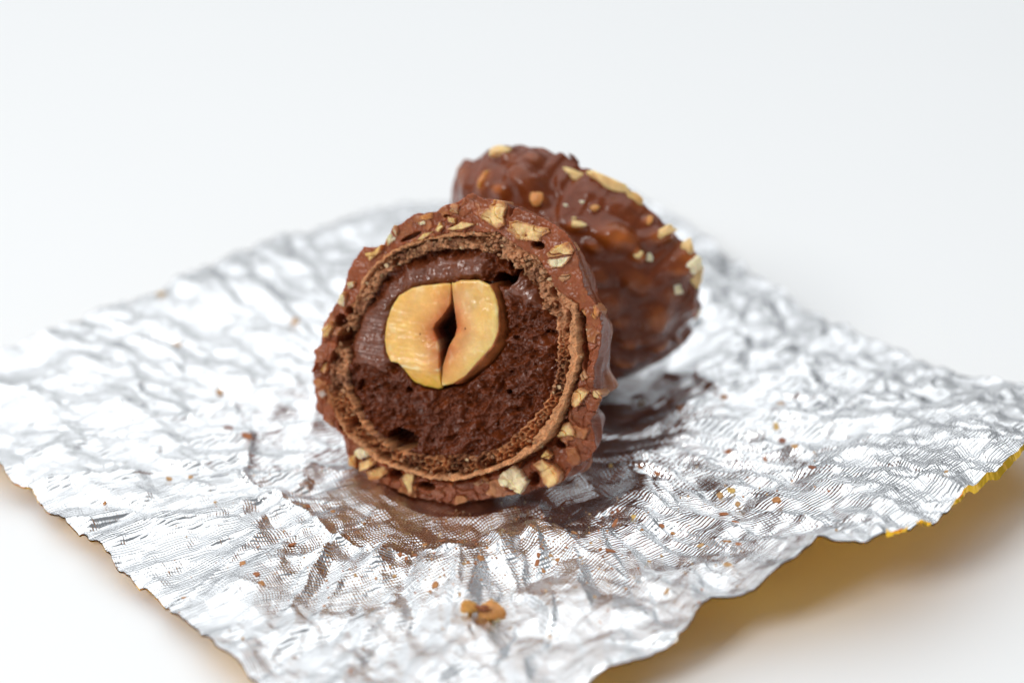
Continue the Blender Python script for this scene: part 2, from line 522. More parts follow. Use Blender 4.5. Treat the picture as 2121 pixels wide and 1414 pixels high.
sh = sstep(b + 0.10 * noise(u * 24, v * 24, seed=65), sheet_in[None, :] - 0.05, sheet_in[None, :] + 0.02) * np.clip(BOT + RIGHT + angw(120, 35) * 0.9, 0, 1)[None, :]
body = foam * (1 - cw) + crumbly * cw - 0.022
w = body * (1 - sh) + sh * (0.03 + 0.016 * noise(u * 22, v * 22, seed=60) + 0.012 * noise(u * 70, v * 70, seed=61))
seam_ = np.exp(-((b - sheet_in[None, :] + 0.10 + 0.05 * noise(u * 12, v * 12, seed=48)) / 0.045) ** 2) * np.clip(BOT + RIGHT + angw(120, 35) * 0.9 + angw(-150, 25), 0, 1)[None, :]
w = w - 0.11 * seam_ * (1 - sh)
inner_sheet = (1 - sstep(b, 0.06, 0.14)) * np.clip(RIGHT + angw(-140, 30), 0, 1)[None, :]
w = w * (1 - inner_sheet) + inner_sheet * (0.0 + 0.02 * noise(u * 30, v * 30, seed=62))
w = w + pit_field(u, v) * (1 - 0.85 * sh)
tan, org, crc = np.array([0.60, 0.275, 0.12]), np.array([0.55, 0.23, 0.095]), np.array([0.56, 0.265, 0.13])
col = org[None, None] * (1 - cw[..., None]) + crc * cw[..., None]
col = col * (1 + 0.45 * ((wallk - 0.4) * (1 - cw))[..., None])  # foam pits darkened in colour, adding to the shade inside them
col = col * (1 - sh[..., None]) + tan * sh[..., None]
col = col * (1 + 0.35 * noise(u * 14, v * 14, seed=63))[..., None]
chocy = sstep(noise(u * 7, v * 7, seed=64), 0.05, 0.35)[..., None] * (1 - sh[..., None])
col = col * (1 - chocy * 0.6) + np.array([0.17, 0.06, 0.033]) * chocy * 0.6
V = np.stack([u, v, w], -1)
i1 = V[0].copy(); i1[:, 2] = np.minimum(i1[:, 2] - 0.1, -0.30)
o1 = V[-1].copy(); o1[:, 2] = -0.34
Vs = np.concatenate([i1[None], V, o1[None]])
Cs = np.concatenate([col[:1], col, col[-1:]])
put('wafer', mesh_data('wafer', w1(Vs), ring_faces(len(Vs), NT), M_WAFER, Cs.reshape(-1, 3)), praline)

# ---- chocolate shell: cut rim, then the round outside
kr = np.linspace(0, 1, 40)
u, v = rings(rW + 0.006, rO, kr)
b = kr[:, None] + 0 * u
smooth_z = np.clip(UPR * 1.0 + TOP * 0.75 + angw(150, 25) * 0.9 + 0.45 * LEFT + 0.35 * BOT + 0.3 * RIGHT, 0, 1)[None, :]
mess = 0.05 * noise(u * 8, v * 8, seed=71) + 0.03 * noise(u * 19, v * 19, seed=72) + 0.014 * (0.3 - np.abs(noise(u * 36, v * 36, seed=73))) + 0.003 * noise(u * 80, v * 80, seed=78)
slick = 0.012 * noise(u * 8, v * 8, seed=74) + 0.005 * noise(u * 40, v * 40, seed=75)
q1, q2, qid = worley(u * 7.5 + 0.6 * noise(u * 12, v * 12, seed=66), v * 7.5 + 0.6 * noise(u * 12, v * 12, seed=67), seed=68)
blk = 0.10 * (qid - 0.5) - 0.045 * (1 - sstep(q2 - q1, 0.0, 0.13))
mess = mess * 0.7 + blk
w = mess * (1 - smooth_z) + slick * smooth_z
w = w - 0.13 * BOT[None, :] * (1 - 0.2 * b) - 0.07 * BOT[None, :] * b ** 2 - 0.05 * RIGHT[None, :] - 0.03 * LEFT[None, :]
w = w - 0.07 * (1 - sstep(b, 0, 0.22)) * np.clip(BOT + RIGHT, 0, 1)[None, :]
w = w + pit_field(u, v)
cut, outc = np.array([0.285, 0.078, 0.029]), np.array([0.205, 0.044, 0.012])
pale = sstep(noise(u * 9, v * 9, seed=76), 0.2, 0.5)[..., None]
col = cut * (1 + 0.22 * noise(u * 5, v * 5, seed=77))[..., None]
col = col * (1 - 0.25 * pale) + np.array([0.42, 0.17, 0.08]) * 0.25 * pale
nb = (sstep(qid, 0.74, 0.78) * sstep(q2 - q1, 0.04, 0.20) * (1 - 0.75 * smooth_z) * (0.45 + 0.55 * sstep(noise(u * 16, v * 16, seed=69), -0.2, 0.3)))[..., None] * 0.8
col = col * (1 - nb) + np.array([0.60, 0.27, 0.095]) * nb
rs = (sstep(0.3 - qid, 0.0, 0.03) * (1 - smooth_z))[..., None] * 0.35
col = col * (1 - rs) + np.array([0.13, 0.04, 0.02]) * rs
# outside of the ball
kd = np.concatenate([np.linspace(0.012, 0.25, 40), np.linspace(0.27, 1.0, 60)]) * (np.pi / 2 * 0.985)
ph = kd[:, None] + 0 * TH[None, :]
ct, st = np.cos(TH)[None, :], np.sin(TH)[None, :]
ker = np.hanning(141); ker /= ker.sum()
rOs = np.convolve(np.concatenate([rO[-70:], rO, rO[:70]]), ker, 'valid')
rr = rO[None, :] + (rOs - rO)[None, :] * sstep(ph, 0.0, 0.14)
dep = 1.16
dirx, diry, dirz = np.cos(ph) * ct, np.cos(ph) * st, -np.sin(ph)
bump = 0.07 * noise(dirx * 3.4, diry * 3.4, dirz * 3.4, seed=81) + 0.045 * np.maximum(0, noise(dirx * 6, diry * 6, dirz * 6, seed=82)) + 0.008 * noise(dirx * 20, diry * 20, dirz * 20, seed=83)
fade = sstep(ph, 0.02, 0.35)
bump = bump * fade
# swellings on the visible right flank
for (a0, p0, wa, wp, hh) in ((6, 0.36, 12, 0.22, 0.05), (-4.5, 0.42, 4.5, 0.16, 0.13), (-17, 0.3, 4, 0.14, 0.05), (14, 0.3, 9, 0.2, 0.02), (-24, 0.16, 5, 0.14, 0.05), (-38, 0.3, 7, 0.2, 0.10), (-70, 0.3, 20, 0.2, 0.04), (-98, 0.26, 10, 0.12, 0.09)):
    da = np.abs((np.degrees(TH) - a0 + 180) % 360 - 180)[None, :] / wa
    bump = bump + hh * np.exp(-da ** 2 - ((ph - p0) / wp) ** 2) * sstep(ph, 0.0, 0.12)
notch = np.exp(-((np.degrees(TH)[None, :] + 12.5) / 2.6) ** 2) * sstep(ph, 0.05, 0.3) * (1 - sstep(ph, 0.7, 1.0))
bump = bump - 0.12 * notch
rd = rr * np.cos(ph) ** 0.92
w0 = w[-1][None, :] * (1 - sstep(ph, 0, 0.5))
du_, dv_, dw_ = rd * ct + bump * np.cos(ph) * ct, rd * st + bump * np.cos(ph) * st, -dep * np.sin(ph) + w0 - bump * np.sin(ph) - 0.012 * np.sqrt(np.clip(ph / 0.05, 0, 1))
cold = outc * (1 + 0.12 * noise(dirx * 4, diry * 4, dirz * 4, seed=84))[..., None]
org_ = sstep(noise(dirx * 6, diry * 6, dirz * 6, seed=82), 0.15, 0.5)[..., None] * fade[..., None]
cold = cold * (1 - 0.5 * org_) + np.array([0.40, 0.15, 0.055]) * 0.5 * org_
V = np.concatenate([np.stack([u, v, w], -1), np.stack([du_, dv_, dw_], -1)])
Cc = np.concatenate([col, cold])
i1 = V[0].copy(); i1[:, 2] = np.minimum(i1[:, 2] - 0.05, -0.40)
Vs = np.concatenate([i1[None], V]); Cs = np.concatenate([Cc[:1], Cc])
shell = put('chocolate_shell', mesh_data('chocolate_shell', w1(Vs), ring_faces(len(Vs), NT), [M_CHOC, M_COAT], Cs.reshape(-1, 3), midx=(np.arange((len(Vs) - 1) * NT) // NT > len(u)).astype(int)), praline)


# ---- caps: solid chips with a traced outline
def star_chip(poly, w_top, depth, n_ang, n_ring, seed, edge=0.03, tilt=(0, 0), rug=0.01, rugf=14, shape=None, taper=0.9, jag=0.0):
    poly = np.asarray(poly)
    c = poly.mean(0)
    th = np.linspace(-np.pi, np.pi, n_ang, endpoint=False)
    r = radial(poly, th, c) * (1 + jag * noise(th * 6, th * 0 + seed, seed=seed) + jag * 0.5 * noise(th * 17, th * 0 + seed, seed=seed + 1))
    k = np.concatenate([np.linspace(0.02, 0.8, n_ring, endpoint=False), np.linspace(0.8, 1.0, max(3, n_ring // 3))])
    u = c[0] + k[:, None] * r * np.cos(th)
    v = c[1] + k[:, None] * r * np.sin(th)
    ed = (1 - k[:, None]) * r[None, :]
    w = w_top + tilt[0] * (u - c[0]) + tilt[1] * (v - c[1]) + rug * fbm(u * rugf, v * rugf, oct=3, seed=seed)
    w = w - edge * (1 - np.sqrt(np.clip(1 - (1 - np.clip(ed / max(edge, 1e-4), 0, 1)) ** 2, 0, 1)))
    if shape is not None:
        w = w + shape(u, v)
    V = np.stack([u, v, w], -1)
    lo = V[-1].copy()
    lo[:, :2] = c + (lo[:, :2] - c) * taper
    lo[:, 2] = w_top - depth
    end = lo.copy(); end[:, :2] = c + (end[:, :2] - c) * 0.02
    V = np.concatenate([V, lo[None], end[None]])
    return V, ring_faces(len(V), n_ang), u, v


# ---- the hazelnut, two kernel halves and a strip of skin
nut = put('hazelnut', None, praline) if False else None
cav = zpoly([(893, 240), (830, 500), (712, 660), (768, 860), (770, 1100), (805, 1000), (855, 850), (945, 640), (915, 400)], 760, 550, 5.05)
lowline = zpoly([(380, 1060), (560, 1090), (765, 1105)], 760, 550, 5.05)


def left_shape(u, v):
    # lower end is broken off at a slant, flesh dips towards the cavity
    yl = np.interp(u, lowline[:, 0], lowline[:, 1])
    t = np.clip((yl - v), 0, 1)
    s = -0.75 * t - 0.01 * sstep(t, 0.0, 0.012)
    dc = sdf_poly(u, v, cav)
    step = 0.012 * np.exp(-((v - yl - 0.06 - 0.03 * noise(u * 10, v * 0, seed=90)) / 0.02) ** 2)
    return s - 0.018 * (1 - sstep(dc, 0, 0.10)) + step + 0.0035 * noise(u * 4, v * 26, seed=91) + 0.014 * noise(u * 2.6, v * 2.6, seed=97)


def right_shape(u, v):
    dc = sdf_poly(u, v, cav)
    return -0.015 * (1 - sstep(dc, 0, 0.10)) - 0.05 * np.clip(-(v + 0.05), 0, 1) + 0.018 * noise(u * 3.2, v * 3.2, seed=92) + 0.003 * noise(u * 22, v * 22, seed=93)


def kernel_col(u, v, yellow):
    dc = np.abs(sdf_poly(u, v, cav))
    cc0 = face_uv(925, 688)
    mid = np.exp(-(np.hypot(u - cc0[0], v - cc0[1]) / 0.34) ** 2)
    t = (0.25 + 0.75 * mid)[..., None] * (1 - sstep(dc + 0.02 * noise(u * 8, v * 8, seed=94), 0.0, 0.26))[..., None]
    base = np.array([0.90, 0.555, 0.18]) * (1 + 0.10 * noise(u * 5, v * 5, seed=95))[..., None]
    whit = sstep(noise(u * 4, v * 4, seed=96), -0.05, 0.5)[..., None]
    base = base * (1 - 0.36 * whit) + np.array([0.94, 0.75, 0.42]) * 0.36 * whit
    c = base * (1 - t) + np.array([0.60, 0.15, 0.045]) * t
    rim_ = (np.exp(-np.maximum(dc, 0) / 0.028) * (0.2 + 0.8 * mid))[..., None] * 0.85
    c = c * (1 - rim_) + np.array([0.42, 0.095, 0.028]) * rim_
    ro_ = np.minimum(np.abs(sdf_poly(u, v, NUT_ALL)), 1)
    am = 0.6 * (1 - sstep(ro_ + 0.02 * noise(u * 6, v * 6, seed=87), 0.0, 0.09))[..., None]
    c = c * (1 - am) + np.array([0.80, 0.42, 0.10]) * am
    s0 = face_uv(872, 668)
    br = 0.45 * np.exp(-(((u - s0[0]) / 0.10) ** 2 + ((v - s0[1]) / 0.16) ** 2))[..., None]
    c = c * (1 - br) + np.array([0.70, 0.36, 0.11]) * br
    fl_ = sstep(noise(u * 16 + v * 5, v * 9, seed=98), 0.25, 0.5)[..., None] * 0.3
    c = c * (1 - fl_) + np.array([0.95, 0.78, 0.48]) * fl_
    pt = sstep(noise(u * 6, v * 6, seed=99), 0.1, 0.5)[..., None] * 0.4
    c = c * (1 - pt) + np.array([0.80, 0.44, 0.15]) * pt
    if yellow:
        yl = np.interp(u, lowline[:, 0], lowline[:, 1])
        q = sstep(yl - v, -0.02, 0.05)[..., None]
        c = c * (1 - q) + np.array([0.84, 0.47, 0.08]) * q
        pl_ = np.exp(-((v - yl - 0.012 - 0.02 * noise(u * 12, v * 0, seed=89)) / 0.010) ** 2)[..., None] * 0.8 * sstep(noise(u * 7, v * 7, seed=88), -0.15, 0.25)[..., None]
        c = c * (1 - pl_) + np.array([0.96, 0.86, 0.58]) * pl_
    return c


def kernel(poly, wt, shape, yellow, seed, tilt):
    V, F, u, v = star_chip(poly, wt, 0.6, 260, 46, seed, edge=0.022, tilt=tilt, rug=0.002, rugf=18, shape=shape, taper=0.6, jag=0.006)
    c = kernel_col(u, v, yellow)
    dk = np.array([0.05, 0.011, 0.005])  # walls coloured near black, painting in the shade of the cleft
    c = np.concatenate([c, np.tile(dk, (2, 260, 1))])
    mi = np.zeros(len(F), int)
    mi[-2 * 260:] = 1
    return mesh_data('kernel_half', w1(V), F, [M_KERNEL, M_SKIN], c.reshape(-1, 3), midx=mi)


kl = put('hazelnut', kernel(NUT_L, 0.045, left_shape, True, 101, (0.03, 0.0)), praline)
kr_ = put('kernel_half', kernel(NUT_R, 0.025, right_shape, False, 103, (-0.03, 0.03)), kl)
# skin strip round the lower right of the nut
a_, b_ = zpoly(SK_IN, 760, 550, 5.05), zpoly(SK_OUT, 760, 550, 5.05)
tt = np.linspace(0, 1, 120)
ii = np.linspace(0, 1, len(a_))
A = np.stack([np.interp(tt, ii, a_[:, k]) for k in (0, 1)], -1)
B = np.stack([np.interp(tt, ii, b_[:, k]) for k in (0, 1)], -1)
kk = np.linspace(-0.12, 1, 10)
P = A[:, None] + (B - A)[:, None] * kk[None, :, None]
wz = 0.008 - 0.02 * kk[None, :] - 0.16 * np.clip(kk, 0, 1)[None, :] ** 1.5 + 0.010 * noise(P[..., 0] * 20, P[..., 1] * 20, seed=111)
top = np.concatenate([P, wz[..., None]], -1)
dn = top[:, -1:].copy(); dn[..., 2] = -0.4
dn0 = top[:, :1].copy(); dn0[..., 2] = -0.4
top = np.concatenate([dn0, top, dn], 1)
cs = np.array([0.36, 0.105, 0.028]) * (1 + 0.35 * noise(top[..., 0] * 9, top[..., 1] * 9, seed=112))[..., None]
put('skin', mesh_data('skin', w1(top), grid_faces(top.shape[0], top.shape[1]), M_SKIN, cs.reshape(-1, 3)), kl)

# ---- chopped nut in the cut rim
CREAM_, BRIGHT, ORANGE, DULL, OLIVE = (0.84, 0.55, 0.25), (0.88, 0.73, 0.48), (0.66, 0.27, 0.08), (0.52, 0.27, 0.14), (0.72, 0.43, 0.16)
Z1, Z2, Z3, Z4 = (620, 380), (940, 380), (620, 720), (940, 720)
CHIPS = [
    (Z2, [(370, 140), (460, 150), (465, 200), (440, 290), (450, 350), (390, 390), (320, 360), (230, 290), (300, 210)], CREAM_, 0.035, (0.1, 0.25)),
    (Z2, [(0, 370), (80, 325), (190, 350), (100, 390), (0, 405), (-60, 390)], CREAM_, 0.03, (0, 0.2)),
    (Z2, [(500, 330), (560, 320), (740, 370), (820, 380), (830, 420), (760, 460), (750, 500), (620, 490), (560, 480), (480, 410)], CREAM_, 0.03, (-0.1, 0.25)),
    (Z2, [(880, 540), (1000, 500), (1040, 570), (1030, 610), (960, 615), (820, 640), (800, 600)], CREAM_, 0.03, (0.0, 0.3)),
    (Z2, [(810, 655), (1020, 625), (1000, 660), (940, 720), (850, 725), (800, 680)], BRIGHT, 0.02, (0.1, -0.2)),
    (Z2, [(940, 780), (1010, 780), (1000, 820), (940, 850), (890, 810)], DULL, 0.012, (0, 0.1)),
    (Z2, [(1060, 1080), (1190, 1030), (1250, 1100), (1230, 1150), (1150, 1260), (1120, 1230), (1130, 1160)], ORANGE, -0.05, (0.2, 0)),
    (Z2, [(10, 170), (60, 190), (40, 260), (-10, 250), (-20, 200)], DULL, 0.02, (0, 0.2)),
    (Z1, [(1340, 170), (1390, 200), (1370, 260), (1300, 240)], CREAM_, 0.02, (-.1, 0.2)),
    (Z1, [(1290, 285), (1360, 300), (1350, 350), (1290, 330)], CREAM_, 0.03, (0, 0.2)),
    (Z1, [(1220, 330), (1250, 370), (1215, 420), (1190, 400)], CREAM_, 0.03, (0, 0.2)),
    (Z1, [(1035, 335), (1090, 318), (1095, 350), (1045, 365)], BRIGHT, 0.03, (0, 0.2)),
    (Z1, [(1050, 280), (1150, 250), (1150, 300), (1100, 320), (1030, 310)], ORANGE, 0.0, (0, 0.3)),
    (Z1, [(1080, 430), (1160, 410), (1120, 450), (1060, 490), (1010, 490)], CREAM_, 0.03, (0, 0.2)),
    (Z1, [(790, 420), (840, 360), (855, 400), (830, 480), (760, 545), (755, 490)], BRIGHT, 0.0, (-.2, 0.3)),
    (Z1, [(560, 600), (640, 590), (735, 515), (705, 590), (600, 670)], OLIVE, 0.02, (0, 0.3)),
    (Z1, [(420, 850), (480, 840), (470, 890), (420, 905)], BRIGHT, 0.02, (-.1, 0.2)),
    (Z1, [(335, 1020), (400, 920), (405, 980), (385, 1065), (355, 1055)], BRIGHT, 0.02, (-.2, 0.2)),
    (Z1, [(190, 1260), (290, 1180), (300, 1230), (240, 1330), (200, 1320)], CREAM_, 0.02, (-.2, 0.2)),
    (Z3, [(440, 900), (500, 865), (570, 890), (580, 940), (500, 970), (450, 940)], BRIGHT, 0.05, (0, 0.3)),
    (Z3, [(490, 1000), (590, 950), (630, 1000), (570, 1050), (500, 1070)], CREAM_, 0.04, (0, -0.2)),
    (Z3, [(530, 1070), (690, 1030), (715, 1090), (640, 1150), (560, 1140)], OLIVE, -0.02, (0, -0.5)),
    (Z3, [(375, 950), (435, 930), (445, 1050), (390, 1030)], OLIVE, -0.03, (-.4, 0)),
    (Z3, [(840, 1130), (890, 1080), (950, 1100), (935, 1190), (940, 1260), (900, 1285), (885, 1200)], CREAM_, 0.0, (0, 0.1)),
    (Z3, [(170, 370), (215, 355), (240, 400), (210, 435), (180, 410)], (0.5, 0.42, 0.38), 0.02, (0, 0.1)),
    (Z3, [(190, 200), (225, 130), (250, 180), (230, 220)], DULL, 0.02, (-.1, 0.1)),
    (Z4, [(1000, 500), (1030, 380), (1090, 340), (1160, 380), (1130, 430), (1070, 500), (1040, 515)], CREAM_, 0.04, (0.1, 0.2)),
    (Z4, [(1165, 375), (1225, 370), (1262, 405), (1240, 445), (1180, 430)], CREAM_, -0.05, (-.2, 0.2)),
    (Z4, [(850, 780), (910, 660), (960, 650), (1010, 720), (1010, 770), (940, 770), (900, 785)], CREAM_, 0.0, (0, 0.1)),
    (Z4, [(720, 940), (760, 890), (800, 940), (790, 975), (720, 960)], OLIVE, -0.02, (0, 0.1)),
    (Z4, [(350, 1150), (400, 1080), (490, 1025), (540, 1060), (605, 1170), (560, 1240), (550, 1270), (430, 1210), (380, 1190)], BRIGHT, 0.03, (0, 0.1)),
    (Z4, [(640, 1010), (720, 975), (830, 1030), (890, 1080), (900, 1120), (870, 1180), (780, 1225), (740, 1190), (690, 1070)], CREAM_, 0.02, (0.1, -0.1)),
    (Z4, [(130, 1180), (190, 1155), (280, 1180), (220, 1225), (160, 1215)], DULL, -0.06, (0, 0.1)),
    (Z4, [(1075, 240), (1100, 180), (1145, 260), (1090, 295)], DULL, -0.04, (0, 0.1)),
]
for i, (z, pts, c, wt, tl) in enumerate(CHIPS):
    poly = zpoly(pts, z[0], z[1], 4.158)
    pc = poly.mean(0)
    a = math.degrees(math.atan2(pc[1], pc[0]))
    j = int((math.radians(a) + np.pi) / (2 * np.pi) * NT) % NT
    wt2 = wt * 0.8 - 0.11 * BOT[j] * 0.9 - 0.03 * RIGHT[j]
    big = np.ptp(poly[:, 0]) > 0.2
    ridge = 0.05 if i == 31 else 0.0

    def shp(u, v, i=i, pc=pc):
        f = noise(u * 7 + i * 3.1, v * 7, seed=130 + i)
        s = 0.07 * np.abs(f) - 0.03 * (1 - sstep(np.abs(noise(u * 8, v * 8 + i, seed=131 + i)), 0.0, 0.07))
        if i == 31:
            q = (u - pc[0]) * 0.7 + (v - pc[1]) * 0.7
            s = s + 0.16 * np.maximum(0, q) - 0.35 * np.maximum(0, -(q + 0.02))
        return s
    V, F, u, v = star_chip(poly, wt2, 0.22, 96, 22, 140 + i, edge=0.010, tilt=tl, rug=0.016 if c is not BRIGHT else 0.026, rugf=15, shape=shp, taper=0.85, jag=0.09)
    cc = np.array(c) * (1 + 0.22 * noise(V[..., 0] * 13, V[..., 1] * 9, seed=150 + i))[..., None]
    br = sstep(noise(V[..., 0] * 12, V[..., 1] * 12, seed=151 + i), 0.25, 0.6)[..., None] * (0.5 if c is not BRIGHT else 0.15)
    cc = cc * (1 - br) + np.array(ORANGE) * br
    kq = np.linspace(0, 1, len(V) - 2)[:, None] + 0.18 * noise(u * 14, v * 14, seed=152 + i)
    ck = np.concatenate([sstep(kq, 0.60, 0.95), np.ones((2, V.shape[1]))])[..., None] * (0.85 if i not in (19, 30) else 0.25)
    cc = cc * (1 - ck) + np.array((0.40, 0.145, 0.06)) * ck
    put('nut_piece', mesh_data('nut_piece', w1(V), F, M_NUT, cc.reshape(-1, 3)), praline)

# ---- wafer flakes and chocolate crumbs clinging to the cut face (too many to count)
rng = np.random.default_rng(7)


def chunk(seed, flat=0.5, n=2):
    """small broken crumb: an icosphere cut by random planes"""
    import bmesh
    bm = bmesh.new()
    bmesh.ops.create_icosphere(bm, subdivisions=n, radius=1)
    V = np.array([x.co[:] for x in bm.verts])
    F = np.array([[q.index for q in f.verts] for f in bm.faces])
    bm.free()
    g = np.random.default_rng(seed)
    for k in range(9):
        d = unit(g.normal(size=3))
        h = g.uniform(0.45, 0.85)
        t = V @ d
        V = V - np.maximum(0, t - h)[:, None] * d
    V = V * (1 + 0.18 * noise(V[:, 0] * 2 + seed, V[:, 1] * 2, V[:, 2] * 2, seed=seed))[:, None]
    V[:, 2] *= flat
    return V, F


vs, fs, cs, off = [], [], [], 0
protos = [chunk(900 + k, 0.45, 1) for k in range(8)]
for k in range(380):
    a = rng.uniform(-np.pi, np.pi)
    if rng.random() < 0.45:
        a = math.radians(rng.normal(70, 35))
    j = int((a + np.pi) / (2 * np.pi) * NT) % NT
    on_w = rng.random() < 0.72
    r = rng.uniform(rC[j], rW[j] + 0.01) if on_w else rng.uniform(rW[j], rO[j] - 0.02)
    s = (0.010 + 0.020 * rng.random() ** 2) * (1.15 if on_w else 0.8)
    Vp, Fp = protos[k % 8]
    q = Matrix.Rotation(rng.uniform(0, 6.28), 3, unit(rng.normal(size=3)))
    Vq = (Vp * np.array([s, s * rng.uniform(0.4, 1), s * rng.uniform(0.3, 1.2)])) @ np.array(q).T
    z0 = (-0.02 if on_w else -0.02 - 0.14 * BOT[j]) + rng.uniform(-0.02, 0.035)
    Vq = Vq + np.array([r * math.cos(a), r * math.sin(a), z0])
    vs.append(Vq); fs.append(Fp + off); off += len(Vq)
    c = np.array((0.45, 0.23, 0.115)) if on_w else np.array((0.27, 0.10, 0.055))
    if rng.random() < 0.12:
        c = np.array((0.60, 0.42, 0.24))
    cs.append(np.tile(c * rng.uniform(0.7, 1.2), (len(Vq), 1)))
fl = put('crumb_flakes', mesh_data('crumb_flakes', w1(np.concatenate(vs)), np.concatenate(fs), M_WAFER, np.concatenate(cs), smooth=False), praline)
fl['kind'] = 'stuff'

# ================================================================== BACK HALF
R2 = 1.30
D2 = 1.20
C2 = at_z(1198, 522, 1.30)
N2 = unit(0.50 * FWD + 0.86 * (0.60 * RGT + 0.80 * UPV))
U2 = unit(np.cross([0, 0, 1], N2))
V2 = np.cross(N2, U2)
BASE2 = np.array([C2[0], C2[1], 0.04])
praline2 = empty('praline_half', BASE2)
tag(praline2, 'rear half of the cut praline, turned round so its smooth nutty chocolate dome shows', 'praline')


def w2(q):
    q = np.asarray(q)
    return C2 + q[..., 0:1] * U2 + q[..., 1:2] * V2 + q[..., 2:3] * N2 - BASE2


def hit2(px, py):
    d = ray(px, py)
    o = np.array([np.dot(CAM - C2, a) for a in (U2, V2, N2)])
    dd = np.array([np.dot(d, a) for a in (U2, V2, N2)])
    sc = np.array([1 / R2, 1 / R2, 1 / D2])
    o, dd = o * sc, dd * sc
    A, B, Cq = dd @ dd, o @ dd, o @ o - 1
    disc = B * B - A * Cq
    t = (-B - math.sqrt(disc)) / A if disc > 0 else -B / A
    return unit(o + dd * t)


# pixel, radii, turn, height, how much nut shows through
LUMPS = [(1035, 365, 90, 70, 0, .09, .03), (1143, 405, 16, 62, -8, -.07, 0), (1188, 348, 42, 20, 22, -.03, 0), (1120, 398, 12, 14, 0, -.06, 0), (1215, 600, 60, 26, 60, .06, .1), (1330, 690, 60, 22, -20, .07, .1), (1420, 600, 20, 60, 10, .05, .1), (1290, 440, 70, 18, 35, .04, .05),
         (1119, 418, 17, 13, 0, .06, .8), (1336, 460, 11, 10, 0, .04, 1.0), (1363, 488, 34, 18, -25, .10, .6), (1270, 491, 44, 27, 15, .16, .55), (1315, 529, 22, 14, 50, .08, .8), (1197, 470, 22, 12, 5, .07, .6),
         (1231, 432, 9, 7, 0, .025, .5), (1228, 512, 20, 11, 30, .05, .5), (1315, 585, 32, 24, 30, .08, .35), (1252, 626, 34, 28, 0, .10, .25), (1353, 650, 36, 24, -35, .12, .5),
         (1361, 709, 24, 14, -30, .08, .5), (1294, 702, 18, 13, 0, .05, .45), (1020, 390, 14, 28, 25, .07, .6), (1048, 404, 18, 14, 0, .06, .6), (1093, 384, 40, 32, 20, .13, .1), (980, 380, 20, 34, 10, .08, .3), (1408, 540, 28, 38, 0, .10, .6),
         (1428, 640, 14, 20, 0, .03, .5), (1385, 610, 26, 22, 0, .05, .2), (1168, 520, 30, 26, 0, .06, .1), (1400, 700, 22, 22, 0, .08, .4), (1290, 745, 26, 12, 0, .07, .6), (1055, 335, 26, 16, 0, .10, .5), (1110, 340, 22, 14, 0, .06, .2), (1180, 575, 30, 22, 0, .06, .15),
         (1240, 570, 24, 18, 30, .05, .2), (1385, 560, 20, 14, 0, .05, .3), (1330, 430, 40, 20, 30, .03, .15), (1150, 450, 24, 30, 0, .05, 0.05), (1280, 660, 20, 14, 0, .05, .4)]
NT2 = 620
TH2 = np.linspace(-np.pi, np.pi, NT2, endpoint=False)
kd = np.linspace(0.0, 1.0, 230) ** 1.0 * (np.pi / 2 * 0.99)
ph = kd[:, None] + 0 * TH2[None, :]
X, Y, Z = np.cos(ph) * np.cos(TH2), np.cos(ph) * np.sin(TH2), -np.sin(ph)
bump = 0.022 * noise(X * 3, Y * 3, Z * 3, seed=201) + 0.006 * noise(X * 7, Y * 7, Z * 7, seed=202) + 0.0035 * noise(X * 24, Y * 24, Z * 24, seed=203)
# lumps elsewhere on the dome
lum = np.maximum(0, noise(X * 5.2, Y * 5.2, Z * 5.2, seed=204) - 0.22)
bump = bump + 0.0 * lum
nut_show = 0 * lum
P3 = np.stack([X, Y, Z], -1)
for (px, py, rx, ry, a, hh, g) in LUMPS:
    a = R(a)
    c = hit2(px, py)
    e1 = hit2(px + rx * math.cos(a), py + rx * math.sin(a)) - c
    e2 = hit2(px - ry * math.sin(a), py + ry * math.cos(a)) - c
    for e, rr_ in ((e1, rx), (e2, ry)):
        L = np.linalg.norm(e)
        e *= min(L, 1.6 * rr_ / 290.0) / max(L, 1e-6)
    G = np.array([[e1 @ e1, e1 @ e2], [e1 @ e2, e2 @ e2]]) + 1e-6 * np.eye(2)
    Gi = np.linalg.inv(G)
    d = P3 - c
    near = (d * d).sum(-1) < 0.5
    x1, x2 = d @ e1, d @ e2
    aa, bb = Gi[0, 0] * x1 + Gi[0, 1] * x2, Gi[1, 0] * x1 + Gi[1, 1] * x2
    q = np.hypot(aa, bb) * (1 + 0.18 * noise(X * 9 + px, Y * 9, Z * 9, seed=205))
    f = np.where(near, 1 / (1 + (q / 0.92) ** 4), 0)
    bump = bump + hh * f
    nut_show = np.maximum(nut_show, g * np.where(near, np.exp(-(q / 0.72) ** 2.5), 0) * (0.75 + 0.5 * noise(X * 14, Y * 14, Z * 14, seed=214)))
edge = 1 - sstep(ph, 0.0, 0.10)
bump = bump * (1 - 0.4 * edge)
rim2 = 1 + 0.03 * noise(TH2 * 7, TH2 * 0, seed=206) + 0.02 * noise(TH2 * 17, TH2 * 0, seed=207)
for (px, py, wid, hh) in ((1180, 352, 0.11, -0.055), (960, 340, 0.10, 0.075), (1410, 520, 0.08, 0.05), (1428, 580, 0.08, -0.04), (1445, 660, 0.10, -0.03)):
    h_ = hit2(px, py)
    dth = (TH2 - math.atan2(h_[1], h_[0]) + np.pi) % (2 * np.pi) - np.pi
    rim2 = rim2 + hh * np.exp(-(dth / wid) ** 4)
rm = (rim2[None, :] - 1) * (1 - sstep(ph, 0.05, 0.55)) + 1
Vd = np.stack([X * (R2 * rm + bump), Y * (R2 * rm + bump), Z * (D2 + bump)], -1)
Vd[..., 2] += ((0.05 * noise(TH2 * 8, TH2 * 0, seed=208))[None, :] * (1 - sstep(ph, 0, 0.2)))
